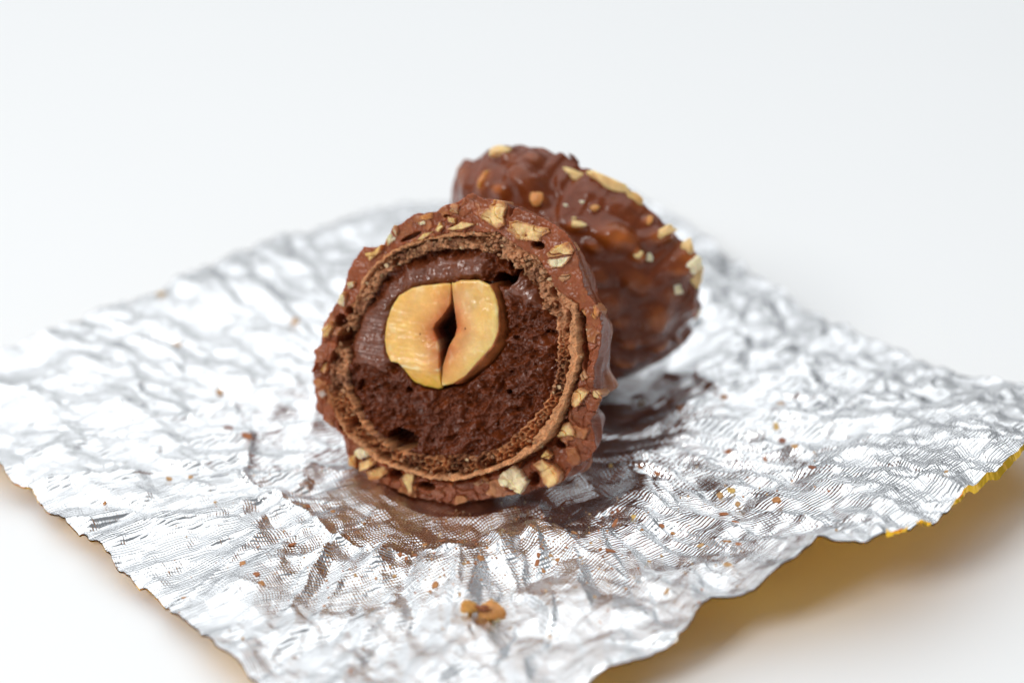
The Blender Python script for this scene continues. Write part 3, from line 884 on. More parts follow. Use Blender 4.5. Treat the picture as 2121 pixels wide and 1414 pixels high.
cd = np.array([0.158, 0.032, 0.007]) * (1 + 0.10 * noise(X * 4, Y * 4, Z * 4, seed=209))[..., None]
cd = cd * (1 - nut_show[..., None]) + np.array([0.64, 0.18, 0.03]) * nut_show[..., None]  # orange where nut shows through thin chocolate
# cut rim and inner wall of the rear half
kk = np.linspace(1, 0, 8)
rin = R2 * 0.80
rows, cr_ = [], []
for k in kk[1:]:
    r = rin + (R2 * rim2 - rin) * k
    rows.append(np.stack([r * np.cos(TH2), r * np.sin(TH2), Vd[0, :, 2] * k + 0.02 * noise(TH2 * 20 + k * 5, TH2 * 0 + k * 7, seed=210)], -1))
    cr_.append(np.tile((0.265, 0.078, 0.037), (NT2, 1)))
low = rows[-1].copy(); low[:, 2] = -0.35
rows = [low] + rows[::-1]
cr_ = [cr_[0]] + cr_
Vs = np.concatenate([np.array(rows), Vd]); Cs = np.concatenate([np.array(cr_), cd])
put('chocolate_shell', mesh_data('chocolate_shell', w2(Vs), ring_faces(len(Vs), NT2), M_COAT, Cs.reshape(-1, 3)), praline2)
# wafer ring and cream of the rear half (facing away)
t3 = np.linspace(-np.pi, np.pi, 240, endpoint=False)
rows = []
for r, z in ((rin + 0.0, -0.33), (rin - 0.006, 0.02), (rin - 0.04, 0.03), (rin - 0.09, -0.02), (rin - 0.14, 0.01), (rin - 0.145, -0.3)):
    rows.append(np.stack([r * np.cos(t3), r * np.sin(t3), z + 0.03 * noise(t3 * 30, t3 * 0 + z * 90, seed=211)], -1))
put('wafer', mesh_data('wafer', w2(np.array(rows)), ring_faces(len(rows), 240), M_WAFER, np.tile((0.42, 0.2, 0.1), (len(rows) * 240, 1))), praline2)
rows = []
for k in np.linspace(1, 0.02, 40):
    r = (rin - 0.15) * k
    x, y = r * np.cos(t3), r * np.sin(t3)
    rows.append(np.stack([x, y, -0.05 + 0.06 * noise(x * 8, y * 8, seed=212) + 0.03 * noise(x * 20, y * 20, seed=213) - 0.35 * np.exp(-(np.hypot(x, y) / 0.45) ** 6)], -1))
rows = [rows[0] * np.array([1, 1, 0]) + np.array([0, 0, -0.3])] + rows
put('cream_filling', mesh_data('cream_filling', w2(np.array(rows)), ring_faces(len(rows), 240), M_CREAM, np.tile((0.125, 0.030, 0.0105), (len(rows) * 240, 1))), praline2)

# bare chips of nut stuck in the rear dome
CHIPS2 = [(1055, 341, 20, 12, 0, CREAM_), (1361, 486, 27, 10, -28, CREAM_), (1337, 534, 10, 9, 0, BRIGHT), (1336, 460, 9, 8, 0, ORANGE), (1393, 595, 14, 13, 20, BRIGHT), (1404, 515, 15, 18, 10, CREAM_), (1420, 560, 20, 26, -10, CREAM_), (1402, 545, 13, 16, 40, BRIGHT),
          (1119, 416, 11, 15, 20, ORANGE), (1197, 468, 16, 6, 5, CREAM_), (1205, 420, 5, 4, 0, BRIGHT), (1172, 427, 4, 4, 0, BRIGHT), (1440, 645, 9, 12, 0, CREAM_), (1186, 352, 26, 9, 25, CREAM_), (1262, 374, 38, 12, 22, CREAM_), (1313, 527, 9, 7, 0, CREAM_), (1320, 402, 18, 8, 35, OLIVE),
          (1231, 432, 8, 6, 0, ORANGE), (957, 352, 9, 9, 0, ORANGE), (1022, 388, 7, 18, 25, ORANGE), (1190, 453, 5, 4, 0, CREAM_)]
ccg = np.concatenate([Vd.reshape(-1, 3)])
dirs = P3.reshape(-1, 3)
for i, (px, py, rx, ry, a, c) in enumerate(CHIPS2):
    h = hit2(px, py)
    if h[2] > -0.02:
        h = unit([h[0], h[1], -0.02])
    k = int(np.argmax(dirs @ h))
    pos = C2 + ccg[k][0] * U2 + ccg[k][1] * V2 + ccg[k][2] * N2
    nrm = unit(h[0] * U2 + h[1] * V2 + h[2] * N2)
    nrm = unit(nrm - 0.5 * FWD)
    a = R(a)
    t1 = RGT * math.cos(a) - UPV * math.sin(a)
    t1 = unit(t1 - np.dot(t1, nrm) * nrm)
    t2 = np.cross(nrm, t1)
    k = 22.3 / FPX
    Vc, Fc = chunk(300 + i, 0.8, 3)
    cc = np.array(c) * (1 + 0.15 * noise(Vc[:, 0] * 2, Vc[:, 1] * 2, Vc[:, 2] * 2, seed=310 + i))[:, None]
    Vc = Vc * 1.25 + 0.05 * noise(Vc[:, 0] * 6, Vc[:, 1] * 6, Vc[:, 2] * 6, seed=320 + i)[:, None]
    Vw = pos + Vc[:, :1] * t1 * rx * k + Vc[:, 1:2] * t2 * ry * k + Vc[:, 2:3] * nrm * 0.5 * (rx + ry) * k * 0.6
    put('nut_piece', mesh_data('nut_piece', Vw - BASE2, Fc, M_NUT, cc), praline2)
# splinter of chocolate standing on the rim
Vc, Fc = chunk(350, 0.5, 1)
k = 22.5 / FPX
h_ = hit2(1170, 352)
q_ = Vd[0, int((math.atan2(h_[1], h_[0]) + np.pi) / (2 * np.pi) * NT2) % NT2]
pos = C2 + q_[0] * U2 + q_[1] * V2 + q_[2] * N2 + UPV * 4 * k
Vw = pos + Vc[:, :1] * RGT * 9 * k + Vc[:, 1:2] * unit(UPV * 0.8 - RGT * 0.6) * 20 * k + Vc[:, 2:3] * FWD * 14 * k
put('chocolate_splinter', mesh_data('chocolate_splinter', Vw - BASE2, Fc, M_CHOC, np.tile((0.12, 0.04, 0.025), (len(Vw), 1)), smooth=False), praline2)

# ================================================================== FOIL WRAPPER
def edge_curve(pts, n):
    q = np.array([at_z(x, y, z) for x, y, z in pts])
    s = np.concatenate([[0], np.cumsum(np.linalg.norm(np.diff(q[:, :2], axis=0), axis=1))])
    s /= s[-1]
    t = np.linspace(0, 1, n)
    e = np.stack([np.interp(t, s, q[:, k]) for k in range(3)], -1)
    for k in range(3):
        e[:, k] += (0.022 * noise(t * 45, t * 0 + k * 3.3, seed=430) + 0.012 * noise(t * 120, t * 0 + k * 3.3, seed=431)) * np.sin(np.pi * t) ** 0.3
    return e


NG = 660
cF, cR, cB, cL = (860, 1640, 0.12), (2262, 872, 0.62), (1225, 372, 0.30), (-225, 800, 0.30)
E_front = edge_curve([cF, (1060, 1500, .22), (1180, 1430, .3), (1250, 1396, .36), (1330, 1362, .42), (1362, 1338, .45), (1400, 1312, .5), (1430, 1270, .55), (1455, 1236, .6), (1482, 1216, .64), (1540, 1199, .70),
                      (1585, 1168, .78), (1640, 1128, .86), (1700, 1095, .92), (1730, 1096, .92), (1762, 1104, .9), (1800, 1108, .88), (1835, 1098, .86), (1882, 1094, .85), (1902, 1076, .85), (1935, 1083, .83), (1965, 1052, .82), (2000, 1018, .80), (2060, 984, .76), (2121, 938, .72), cR], NG)
E_left = edge_curve([cF, (700, 1545, .14), (590, 1465, .16), (521, 1410, .17), (475, 1361, .18), (445, 1350, .18), (423, 1323, .18), (407, 1305, .18), (377, 1282, .18), (340, 1248, .18), (324, 1227, .19), (272, 1191, .2), (241, 1165, .2), (211, 1131, .2),
                     (181, 1105, .2), (158, 1097, .2), (106, 1056, .2), (83, 1033, .2), (64, 1007, .22), (30, 999, .22), (0, 973, .22), (-90, 890, .26), cL], NG)
E_right = edge_curve([cR, (2121, 795, .5), (2050, 778, .45), (1950, 752, .45), (1850, 702, .42), (1750, 652, .45), (1600, 572, .4), (1500, 512, .42), (1420, 455, .4), (1300, 400, .35), cB], NG)
E_back = edge_curve([cL, (0, 722, .36), (90, 690, .42), (180, 658, .36), (330, 602, .4), (500, 520, .42), (600, 482, .4), (720, 445, .4), (830, 422, .38), (1000, 405, .35), cB], NG)
s = np.linspace(0, 1, NG)[:, None, None]
t = np.linspace(0, 1, NG)[None, :, None]
P = (1 - t) * E_front[:, None] + t * E_back[:, None] + (1 - s) * E_left[None] + s * E_right[None] \
    - ((1 - s) * (1 - t) * E_front[0] + s * (1 - t) * E_front[-1] + (1 - s) * t * E_back[0] + s * t * E_back[-1])
px_, py_, zc = P[..., 0].copy(), P[..., 1].copy(), P[..., 2].copy()


class Facets:
    """piecewise flat crumple: random heights on a Delaunay net, sampled from a lattice"""
    def __init__(self, x0, x1, y0, y1, cell, cy, res, seed, smooth=0):
        g = np.random.default_rng(seed)
        xs, ys = np.arange(x0 - cell, x1 + 2 * cell, cell), np.arange(y0 - cy, y1 + 2 * cy, cy)
        gx, gy = np.meshgrid(xs, ys, indexing='ij')
        gx = gx + g.uniform(-.5, .5, gx.shape) * cell
        gy = gy + g.uniform(-.5, .5, gy.shape) * cy
        h = g.uniform(-1, 1, gx.shape)
        k = cell / cy
        pts = [Vector((a, b * k)) for a, b in zip(gx.ravel(), gy.ravel())]
        vv, _, ff, orig, _, _ = delaunay_2d_cdt(pts, [], [], 0, 1e-7)
        vx, vy = np.array([q.x for q in vv]), np.array([q.y for q in vv]) / k
        hz = h.ravel()[[o[0] for o in orig]]
        nx, ny = int((x1 - x0) / res) + 2, int((y1 - y0) / (res / k)) + 2
        self.x0, self.y0, self.rx, self.ry = x0, y0, res, res / k
        H = np.zeros((nx, ny))
        for f in ff:
            a, b, c = f[:3]
            i0, i1 = max(0, int(math.floor((min(vx[a], vx[b], vx[c]) - x0) / self.rx))), min(nx - 1, int(math.ceil((max(vx[a], vx[b], vx[c]) - x0) / self.rx)))
            j0, j1 = max(0, int(math.floor((min(vy[a], vy[b], vy[c]) - y0) / self.ry))), min(ny - 1, int(math.ceil((max(vy[a], vy[b], vy[c]) - y0) / self.ry)))
            if i1 < i0 or j1 < j0:
                continue
            X = (x0 + np.arange(i0, i1 + 1) * self.rx)[:, None]
            Y = (y0 + np.arange(j0, j1 + 1) * self.ry)[None, :]
            det = (vy[b] - vy[c]) * (vx[a] - vx[c]) + (vx[c] - vx[b]) * (vy[a] - vy[c])
            if abs(det) < 1e-14:
                continue
            l1 = ((vy[b] - vy[c]) * (X - vx[c]) + (vx[c] - vx[b]) * (Y - vy[c])) / det
            l2 = ((vy[c] - vy[a]) * (X - vx[c]) + (vx[a] - vx[c]) * (Y - vy[c])) / det
            l3 = 1 - l1 - l2
            m = (l1 > -1e-6) & (l2 > -1e-6) & (l3 > -1e-6)
            H[i0:i1 + 1, j0:j1 + 1] = np.where(m, l1 * hz[a] + l2 * hz[b] + l3 * hz[c], H[i0:i1 + 1, j0:j1 + 1])
        self.H = H

    def __call__(self, x, y):
        a = np.clip((x - self.x0) / self.rx, 0, self.H.shape[0] - 1.001)
        b = np.clip((y - self.y0) / self.ry, 0, self.H.shape[1] - 1.001)
        i, j = a.astype(int), b.astype(int)
        fa, fb = a - i, b - j
        H = self.H
        return H[i, j] * (1 - fa) * (1 - fb) + H[i + 1, j] * fa * (1 - fb) + H[i, j + 1] * (1 - fa) * fb + H[i + 1, j + 1] * fa * fb


DX, DY = -0.25, -0.85
dx, dy = px_ - DX, py_ - DY
sA, sB = np.array([-0.50, -1.42]), np.array([0.42, 0.75])
sE = sB - sA
sT = np.clip(((px_ - sA[0]) * sE[0] + (py_ - sA[1]) * sE[1]) / (sE @ sE), 0, 1)
rho = np.hypot(px_ - sA[0] - sT * sE[0], py_ - sA[1] - sT * sE[1]) + 0.30 + 0.10 * np.exp(-((px_ + 2.2) ** 2 + (py_ + 1.0) ** 2) / 0.8)                        # distance from the middle of the dish
the = np.arctan2(dx, dy)                             # seam at the front is moved to the back
the = np.arctan2(-dx, -dy)                           # 0 = towards the camera, seam at the back
fP = Facets(0, 9, -3.3, 3.3, 0.85, 0.13, 0.02, 11)   # long pleats running outward
fP2 = Facets(0, 9, -3.3, 3.3, 0.40, 0.06, 0.012, 12)
fA = Facets(-8, 8, -8, 8, 0.62, 0.62, 0.02, 13)
fB = Facets(-8, 8, -8, 8, 0.26, 0.26, 0.012, 14)
fD = Facets(-4, 4, -4, 4, 0.80, 0.80, 0.02, 21)
fP3 = Facets(0, 9, -3.3, 3.3, 0.28, 0.034, 0.009, 22)
fC = Facets(-8, 8, -8, 8, 0.11, 0.11, 0.0125, 15)
wx, wy = px_ + 0.06 * noise(px_ * 2, py_ * 2, seed=401), py_ + 0.06 * noise(px_ * 2, py_ * 2, seed=402)
ring_r = 1.95 + 0.30 * noise(np.cos(the) * 2.2, np.sin(the) * 2.2, seed=403) + 0.12 * fP(np.full_like(the, 3.0), the)
wl_ = sstep(-px_, 0.5, 1.5)
out = sstep(rho, ring_r - 0.70, ring_r + 0.05)
far = sstep(rho, ring_r, ring_r + 2.8)
z = 0.115 - 0.085 * far + 0.13 * (1 - 1.5 * wl_) * out * (1 - 0.55 * sstep(rho, ring_r, ring_r + 0.8)) * (1 - far) + far * zc + 0.10 * out * (1 - far)
side = sstep(px_, 1.0, 3.5)
pl = (0.5 + 0.5 * noise(px_ * 0.6, py_ * 0.6, seed=404))
z = z + (0.015 + 0.045 * out) * fP(np.clip(rho, 0, 8.9), the) * (1 - 0.35 * side)
z = z + 0.050 * out * fP2(np.clip(rho + 0.2 * noise(px_, py_, seed=405), 0, 8.9), the)
z = z + (0.055 - 0.020 * out) * fA(wx, wy) + 0.12 * (1 - out) * (1 - 0.4 * wl_) * fD(np.clip(wx, -4, 3.9), np.clip(wy, -4, 3.9)) + 0.024 * out * fP3(np.clip(rho + 0.2 * noise(px_, py_, seed=408), 0, 8.9), the)
z = z + (0.026 + 0.006 * out) * fB(wx, wy) * (0.6 + 0.8 * pl)
z = z + (0.003 + 0.010 * out) * fC(wx, wy) * (0.5 + 1.0 * pl + 0.6 * side)
z = z + 0.003 * noise(px_ * 6, py_ * 6, seed=406)
sw = at_z(1325, 738, 0.2)
z = z + 0.05 * np.exp(-((px_ - sw[0]) ** 2 + (py_ - sw[1]) ** 2) / 0.5 ** 2)
# single sharp creases that stand out in the dish and round it
PLAN = []
CREASES = [([(1110, 1030), (1150, 1100), (1185, 1180), (1200, 1240)], .035), ([(1290, 990), (1340, 1045), (1420, 1110), (1500, 1140)], .035), ([(1330, 760), (1420, 790), (1480, 840)], .06), ([(1240, 775), (1310, 762), (1390, 735), (1445, 700)], .11), ([(1480, 850), (1600, 850), (1720, 870)], .04),
           ([(500, 1000), (600, 1060), (690, 1120), (760, 1150)], .06), ([(505, 1010), (520, 940), (490, 860)], .05), ([(540, 1005), (640, 985), (740, 975)], .03), ([(760, 1150), (860, 1170), (960, 1190)], .035),
           ([(870, 1110), (880, 1080), (900, 1060)], .03), ([(955, 1170), (950, 1250), (930, 1330)], .04), ([(700, 1130), (640, 1220), (600, 1280)], .04), ([(1080, 1190), (1090, 1260), (1150, 1330)], .04), ([(1300, 1090), (1400, 1160), (1480, 1180)], .03)]
jx_, jy_ = px_ + 0.05 * noise(px_ * 4, py_ * 4, seed=420), py_ + 0.05 * noise(px_ * 4, py_ * 4, seed=421)
g_ = np.random.default_rng(77)
for k in range(70):
    a0, r0 = g_.uniform(-2.9, 2.9), g_.uniform(1.55, 3.2)
    p0 = np.array([-0.1 - r0 * math.sin(a0) * 1.1, -0.5 - r0 * math.cos(a0) * 1.1])
    a1, ln = a0 + g_.normal(0, 0.45), g_.uniform(0.4, 1.7)
    p1 = p0 + ln * np.array([-math.sin(a1), -math.cos(a1)])
    pm = (p0 + p1) / 2 + g_.normal(0, 0.05, 2)
    PLAN.append(([p0, pm, p1], g_.choice([-1, 1, 1]) * g_.uniform(.015, .045)))
for pts, hh in CREASES + PLAN:
    q = np.array([at_z(a, b, 0.12)[:2] if abs(a) > 20 else (a, b) for a, b in pts])
    lo_, hi_ = q.min(0) - 0.35, q.max(0) + 0.35
    I = np.where((px_ > lo_[0]) & (px_ < hi_[0]) & (py_ > lo_[1]) & (py_ < hi_[1]))
    dmin = np.full(len(I[0]), 9.0)
    ax_, ay_ = jx_[I], jy_[I]
    for (x0, y0), (x1, y1) in zip(q[:-1], q[1:]):
        ex, ey = x1 - x0, y1 - y0
        tt_ = np.clip(((ax_ - x0) * ex + (ay_ - y0) * ey) / (ex * ex + ey * ey), 0, 1)
        dmin = np.minimum(dmin, np.hypot(ax_ - x0 - tt_ * ex, ay_ - y0 - tt_ * ey))
    z[I] += hh * np.maximum(np.exp(-dmin / 0.055) - 0.01, 0)
calm = 1 - 0.45 * sstep(py_, 0.8, 4.5)
z = z * calm + (1 - calm) * (0.05 + 0.9 * zc)
# nothing pokes into the two halves or the table
for cc_, rad, dp in ((FC, 1.42, 1.42), (C2, 1.46, 1.46)):
    d2 = (px_ - cc_[0]) ** 2 + (py_ - cc_[1]) ** 2
    zl = cc_[2] - np.sqrt(np.clip(rad ** 2 - d2, 0, None)) - 0.0
    z = np.where(d2 < (rad * 0.985) ** 2, np.minimum(z, np.maximum(zl, 0.012)), z)
z = np.maximum(z, 0.012 + 0.004 * noise(px_ * 5, py_ * 5, seed=407))
Vf = np.stack([px_, py_, z], -1)
uvf = np.stack([(s + 0 * t)[..., 0] * 8.6, (t + 0 * s)[..., 0] * 8.6], -1).reshape(-1, 2)
BASEF = np.array([0, 0, 0.0])
foil = empty('foil_wrapper', BASEF)
tag(foil, 'crumpled square sheet of silver foil with gold underside, spread flat on the white table', 'foil wrapper')
Ff = grid_faces(NG, NG)
silver = put('silver_face', mesh_data('silver_face', Vf, Ff, M_SILVER, uv=uvf), foil)
Vg = Vf.copy(); Vg[..., 2] -= 0.006
put('gold_backing', mesh_data('gold_backing', Vg[::2, ::2] + np.array([0, 0, -0.012]), grid_faces(len(range(0, NG, 2)), len(range(0, NG, 2))), M_GOLD, uv=uvf.reshape(NG, NG, 2)[::2, ::2].reshape(-1, 2)), foil)


# folded lip of the rim, gold side out
def lip(i0, i1, wid, seed):
    e = Vf[i0:i1, 0]
    m = len(e)
    tt = np.linspace(0, 1, m)
    prof = np.sqrt(np.clip(np.sin(np.pi * tt), 0, 1)) * (0.75 + 0.5 * noise(tt * 9, tt * 0, seed=seed))
    rows = []
    for k in np.linspace(0, 1, 7):
        q = e + np.array([0, 0, 0.004])
        tn = np.gradient(e[:, :2], axis=0)
        tn /= np.linalg.norm(tn, axis=1)[:, None] + 1e-9
        nrm = np.stack([tn[:, 1], -tn[:, 0]], -1)
        d = wid * prof * k
        q = q + np.concatenate([nrm * (d * 0.45)[:, None], (-d * 0.8 + 0.03 * fB(e[:, 0] * 2 + k * 3, e[:, 1] * 2) * k * 2)[:, None]], -1)
        rows.append(q)
    V = np.array(rows)
    return put('folded_lip', mesh_data('folded_lip', V, grid_faces(len(rows), m), M_GOLD, uv=V.reshape(-1, 3)[:, :2], smooth=False), foil)


def edge_index(px):
    sx = [(np.dot(q - CAM, RGT) / np.dot(q - CAM, FWD)) * FPX + PW / 2 for q in Vf[:, 0]]
    return int(np.argmin(np.abs(np.array(sx) - px)))


lip(edge_index(1968), edge_index(2150), 0.085, 501)
lip(edge_index(1836), edge_index(1882), 0.075, 502)
lip(edge_index(1898), edge_index(1932), 0.075, 503)

# ================================================================== CRUMBS ON THE FOIL
bpy.context.view_layer.update()


def on_foil(px, py):
    ok, loc, nrm, _ = silver.ray_cast(Vector(CAM), Vector(ray(px, py)))
    if not ok:
        return None, None
    n_ = np.array(nrm)
    return np.array(loc), (n_ if n_[2] > 0 else -n_)


BROWN, RED, TAN, YEL, OCH = (0.36, 0.13, 0.05), (0.26, 0.085, 0.04), (0.50, 0.29, 0.13), (0.60, 0.38, 0.12), (0.45, 0.20, 0.07)
CRUMBS = [
    (502, 1167, 10, 8, 10, OCH), (532, 1188, 9, 6, -20, BROWN), (543, 1208, 9, 7, -15, OCH), (605, 1127, 13, 5, -40, BROWN), (445, 1040, 5, 5, 0, TAN), (217, 1042, 6, 5, 0, OCH), (351, 991, 9, 6, 20, TAN), (396, 988, 8, 6, 0, TAN),
    (381, 1237, 7, 3, 0, OCH), (672, 1254, 5, 4, -45, OCH), (681, 1237, 4, 4, 0, OCH), (736, 1190, 5, 4, 0, TAN), (779, 1197, 5, 5, 0, OCH), (638, 1048, 8, 5, 25, BROWN), (690, 1059, 7, 5, 0, OCH), (726, 1388, 6, 5, 0, BROWN),
    (474, 886, 12, 7, -35, RED), (511, 902, 15, 7, 20, BROWN), (454, 812, 9, 9, 0, TAN), (610, 665, 10, 8, 0, TAN), (336, 609, 13, 9, 0, YEL), (368, 713, 12, 4, 20, TAN), (829, 1148, 5, 5, 0, BROWN), (842, 1156, 6, 5, 0, BROWN), (859, 1150, 8, 6, 20, BROWN),
    (808, 1174, 4, 4, 0, OCH), (818, 1192, 7, 5, -20, TAN), (880, 1128, 7, 5, -20, OCH), (914, 1120, 11, 3.5, -15, BROWN), (952, 1122, 16, 4.5, -25, BROWN), (982, 1118, 11, 3.5, -15, RED), (1009, 1135, 4.5, 5, 0, OCH), (995, 1156, 10, 7, -20, OCH),
    (969, 1165, 6, 5, 0, OCH), (985, 1166, 5, 4, 0, BROWN), (961, 1167, 5, 4, 0, TAN), (901, 1211, 9, 8, 0, OCH), (891, 1224, 6, 4, 0, OCH), (952, 1230, 4, 6, 0, TAN), (1113, 1165, 6, 9, 10, BROWN), (1120, 1131, 4, 4, 0, BROWN),
    (1124, 1135, 5, 4, 20, BROWN), (1126, 1182, 5, 5, 0, OCH), (1115, 1148, 7, 5, 0, BROWN), (1154, 1158, 7, 4, 20, OCH), (1141, 1150, 5, 4, 0, TAN), (1264, 1141, 12, 7, -15, BROWN), (1243, 1137, 5, 4, 0, BROWN), (1224, 1124, 5, 3, 20, TAN),
    (1190, 1103, 10, 3.5, 25, OCH), (1275, 1082, 6, 12, 20, BROWN), (1279, 1056, 5, 6, 0, RED), (1268, 1062, 6, 5, 0, RED), (1313, 1069, 8, 6, 0, YEL), (1370, 1088, 9, 4, 30, BROWN), (1393, 1103, 7, 3, 20, OCH), (1330, 1097, 5, 4, 0, OCH), (1122, 1071, 4, 8, 0, BROWN),
    (1345, 1162, 5, 4, 0, TAN), (1232, 1235, 5, 4, 0, TAN), (1381, 1224, 10, 5, -20, TAN), (1139, 1317, 5, 4, 0, TAN), (1243, 1288, 5, 4, 0, OCH), (1508, 935, 9, 7, 20, BROWN), (1619, 911, 9, 6, 10, RED), (1647, 924, 10, 5, 20, TAN), (1584, 948, 6, 5, 0, BROWN),
    (1682, 968, 13, 5, 2, RED), (1515, 1015, 11, 8, 10, YEL), (1491, 1026, 9, 7, 0, TAN), (1528, 1043, 7, 6, 0, TAN), (1608, 1035, 10, 7, 10, OCH), (1500, 1065, 13, 6, -5, BROWN), (1523, 1080, 10, 4, 20, BROWN), (1530, 1126, 9, 4, 20, BROWN), (1505, 1120, 12, 3, 5, OCH),
    (1510, 1169, 14, 5, 20, TAN), (1265, 965, 6, 6, 0, YEL), (1361, 980, 12, 4, 15, BROWN), (1326, 965, 6, 4, 0, BROWN), (1452, 1128, 10, 3, -5, TAN), (1960, 976, 6, 5, 0, TAN), (1409, 844, 9, 9, 0, BROWN), (1328, 835, 9, 6, 0, TAN), (1608, 884, 9, 10, 0, YEL), (1499, 821, 11, 5, 15, DULL), (1617, 835, 10, 4, 0, TAN),
]
SPECIAL = {
    (605, 1127): 'long brown chocolate shaving lying by itself on the foil left of the nut fragment',
    (474, 886): 'dark reddish crumb, left one of a blurred pair beside the front praline half',
    (511, 902): 'long brown crumb, right one of a blurred pair left of the front praline half',
    (336, 609): 'pale yellow crumb at the far left edge of the foil, strongly blurred',
    (610, 665): 'blurred tan crumb on bright foil just left of the front praline half, near its top',
    (952, 1122): 'longest brown shaving of three in a row on dark foil below the front half',
    (914, 1120): 'left shaving of three in a row on dark foil below the front half',
    (982, 1118): 'right reddish shaving of three in a row on dark foil below the front half',
    (1264, 1141): 'chunky orange brown crumb on ribbed foil, lower right of the front half',
    (1275, 1082): 'upright brown sliver on the dark foil right of the front half',
    (1682, 968): 'reddish brown oblong crumb, farthest right of the dark crumbs on the foil',
    (1113, 1165): 'upright drop shaped brown crumb on the foil above and right of the nut fragment',
    (1409, 844): 'round brown crumb on the dark reflection below the rear praline half',
    (1500, 1065): 'dark brown ragged crumb near the front right rim of the foil',
    (1510, 1169): 'blurred tan flake lying closest to the front right rim of the foil',
    (502, 1167): 'ochre crumb, topmost of three in a slanting row on the left front of the foil',
    (532, 1188): 'brown crumb, middle of three in a slanting row on the left front of the foil',
    (543, 1208): 'ochre crumb, lowest of three in a slanting row on the left front of the foil',
    (1608, 884): 'pale yellow round crumb, uppermost of the crumbs on the right of the foil',
    (1515, 1015): 'largest pale yellow crumb on the right of the foil',
    (1265, 965): 'small yellow crumb on dark foil close to the lower right of the front half',
    (726, 1388): 'blurred brown crumb nearest to the bottom of the picture',
    (217, 1042): 'lone small ochre crumb near the left front rim of the foil',
    (1960, 976): 'faint tan crumb near the right corner of the foil',
}
PENDING = {}
CNAME = {BROWN: 'brown', RED: 'reddish brown', TAN: 'tan', YEL: 'pale yellow', OCH: 'ochre', DULL: 'dull tan'}
for i, (px, py, rx, ry, a, c) in enumerate(CRUMBS):
    pos, n_ = on_foil(px, py)
    if pos is None:
        continue
    dep = np.dot(pos - CAM, FWD)
    k = dep / FPX
    n_ = unit(n_ + np.array([0, 0, 0.6]))
    a = R(a)
    t1 = RGT * math.cos(a) - unit(np.cross([0, 0, 1], RGT)) * math.sin(a) * 1.6
    t1 = unit(t1 - np.dot(t1, n_) * n_)
    t2 = np.cross(n_, t1)
    Vc, Fc = chunk(600 + i, 0.55, 2 if rx > 8 else 1)
    Vc = Vc * 1.0
    hgt = 0.5 * min(rx, ry)
    Vl = Vc[:, :1] * t1 * rx * k + Vc[:, 1:2] * t2 * ry * 1.35 * k + (Vc[:, 2:3] + 0.32) * n_ * hgt * k * 1.3
    cc = np.array(c) * (1 + 0.25 * noise(Vc[:, 0] * 2, Vc[:, 1] * 2, Vc[:, 2] * 2, seed=650 + i))[:, None]
    o = put('crumb', mesh_data('crumb', Vl, Fc, M_CRUMB, cc, smooth=False), None, pos)
    if (px, py) in SPECIAL:
        tag(o, SPECIAL[(px, py)], 'crumb', 'crumbs scattered on the foil')
    else:
        zone = ('on the foil left of the praline' if px < 640 and py < 950 else 'near the left front rim of the foil' if px < 560 else 'on the foil right of the rear half' if px > 1300 and py < 900 else
                'near the front right rim of the foil' if px > 1430 and py > 1045 else 'on the right part of the foil' if px > 1400 else 'on the dark foil below the front half' if py < 1110 else
                'on the front foil beyond the nut fragment' if py > 1280 else 'level with the nut fragment' if py > 1210 else 'left of the crumb cluster' if px < 800 else
                'on ribbed foil under the left side' if px < 930 else 'on ribbed foil under the middle' if px < 1060 else 'on ribbed foil under the right side')
        shape = 'sliver' if rx / ry > 2.2 or ry / rx > 1.7 else 'flake' if rx / ry > 1.35 else 'grain'
        PENDING.setdefault('tiny %s %s %s' % (CNAME[c], shape, zone), []).append((px, o))
ORD = ['first', 'second', 'third', 'fourth', 'fifth', 'sixth']
for lab, lst in PENDING.items():
    lst.sort(key=lambda q: q[0])
    for i, (_, o) in enumerate(lst):
        tag(o, lab if len(lst) == 1 else '%s, %s from the left' % (lab, ORD[i]), 'crumb', 'crumbs scattered on the foil')

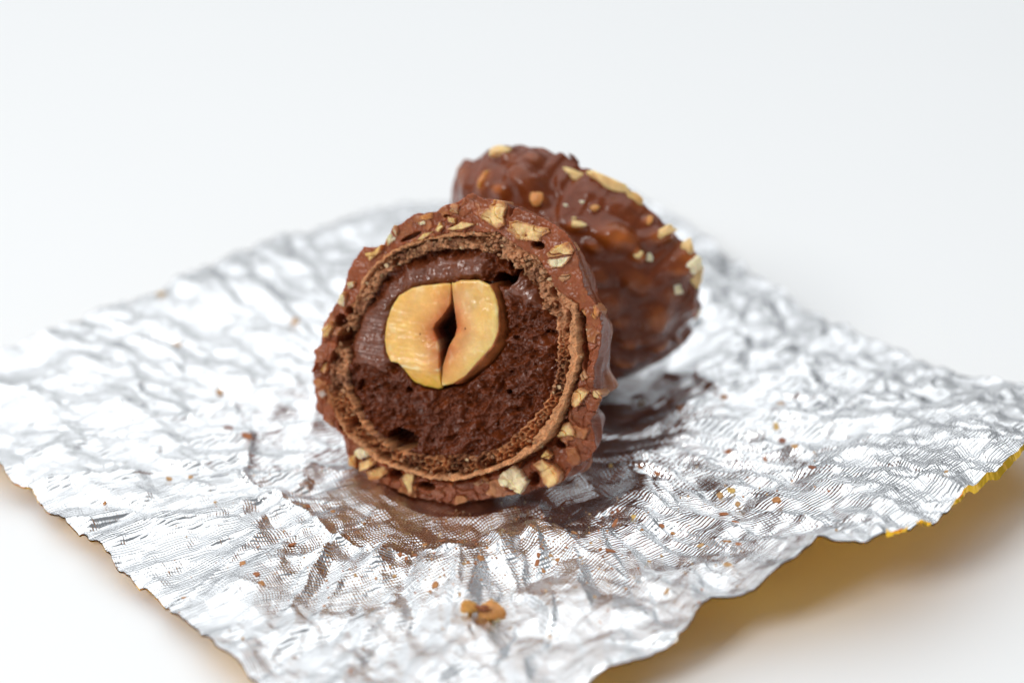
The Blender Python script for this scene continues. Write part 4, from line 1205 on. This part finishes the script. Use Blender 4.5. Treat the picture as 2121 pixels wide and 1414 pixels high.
# dust of crumbs nobody could count
vs, fs, cs, off = [], [], [], 0
for k in range(620):
    if k < 420:
        px, py = rng.normal(1030, 210), rng.normal(1140, 48)
    else:
        px, py = rng.uniform(350, 1750), rng.uniform(930, 1330)
    pos, n_ = on_foil(px, py)
    if pos is None:
        continue
    Vp, Fp = protos[k % 8]
    sz = 0.006 + 0.011 * rng.random() ** 2
    q = np.array(Matrix.Rotation(rng.uniform(0, 6.28), 3, 'Z'))
    Vq = (Vp * np.array([sz, sz * rng.uniform(.4, 1), sz * 0.7])) @ q.T + pos + np.array([0, 0, sz * 0.25])
    vs.append(Vq); fs.append(Fp + off); off += len(Vq)
    cs.append(np.tile(np.array((BROWN, TAN, OCH)[k % 3]) * rng.uniform(0.8, 1.2), (len(Vq), 1)))
dust = put('crumb_dust', mesh_data('crumb_dust', np.concatenate(vs), np.concatenate(fs), M_CRUMB, np.concatenate(cs), smooth=False))
tag(dust, 'fine brown dust of crumbs sprinkled over the front of the foil', 'crumb dust', kind='stuff')

# the larger broken piece of nut at the front
pos, n_ = on_foil(1000, 1282)
frag = empty('nut_fragment', pos)
tag(frag, 'broken piece of toasted nut alone on the foil, in front of the praline', 'nut')
k = np.dot(pos - CAM, FWD) / FPX
for nm, ox, oy, rx, ry, c, sd in (('nut_lobe', -27, 26, 19, 20, (0.60, 0.31, 0.08), 700), ('nut_lobe', 20, 22, 23, 27, (0.55, 0.25, 0.07), 701), ('brown_skin', 2, 24, 17, 13, (0.24, 0.08, 0.028), 702), ('nut_crumb', 34, 5, 10, 9, (0.66, 0.52, 0.30), 703)):
    Vc, Fc = chunk(sd, 0.9, 3)
    gg = np.random.default_rng(sd + 50)
    for _ in range(8):
        d_ = unit(gg.normal(size=3))
        Vc = Vc - np.maximum(0, Vc @ d_ - gg.uniform(0.25, 0.6))[:, None] * d_
    Vc = Vc * 1.2 + 0.10 * noise(Vc[:, 0] * 5, Vc[:, 1] * 5, Vc[:, 2] * 5, seed=sd + 3)[:, None]
    Vc = Vc + 0.10 * noise(Vc[:, 0] * 3, Vc[:, 1] * 3, Vc[:, 2] * 3, seed=sd)[:, None]
    cc = np.array(c) * (1 + 0.3 * noise(Vc[:, 0] * 2, Vc[:, 1] * 2, Vc[:, 2] * 2, seed=sd + 5))[:, None]
    Vl = (RGT * ox + UPV * (oy - 3)) * k + (Vc[:, :1] * RGT * rx + Vc[:, 1:2] * UPV * ry + Vc[:, 2:3] * FWD * 20) * k * 1.15
    Vl[:, 2] += 0.0
    put(nm, mesh_data(nm, Vl, Fc, M_NUT, cc), frag)
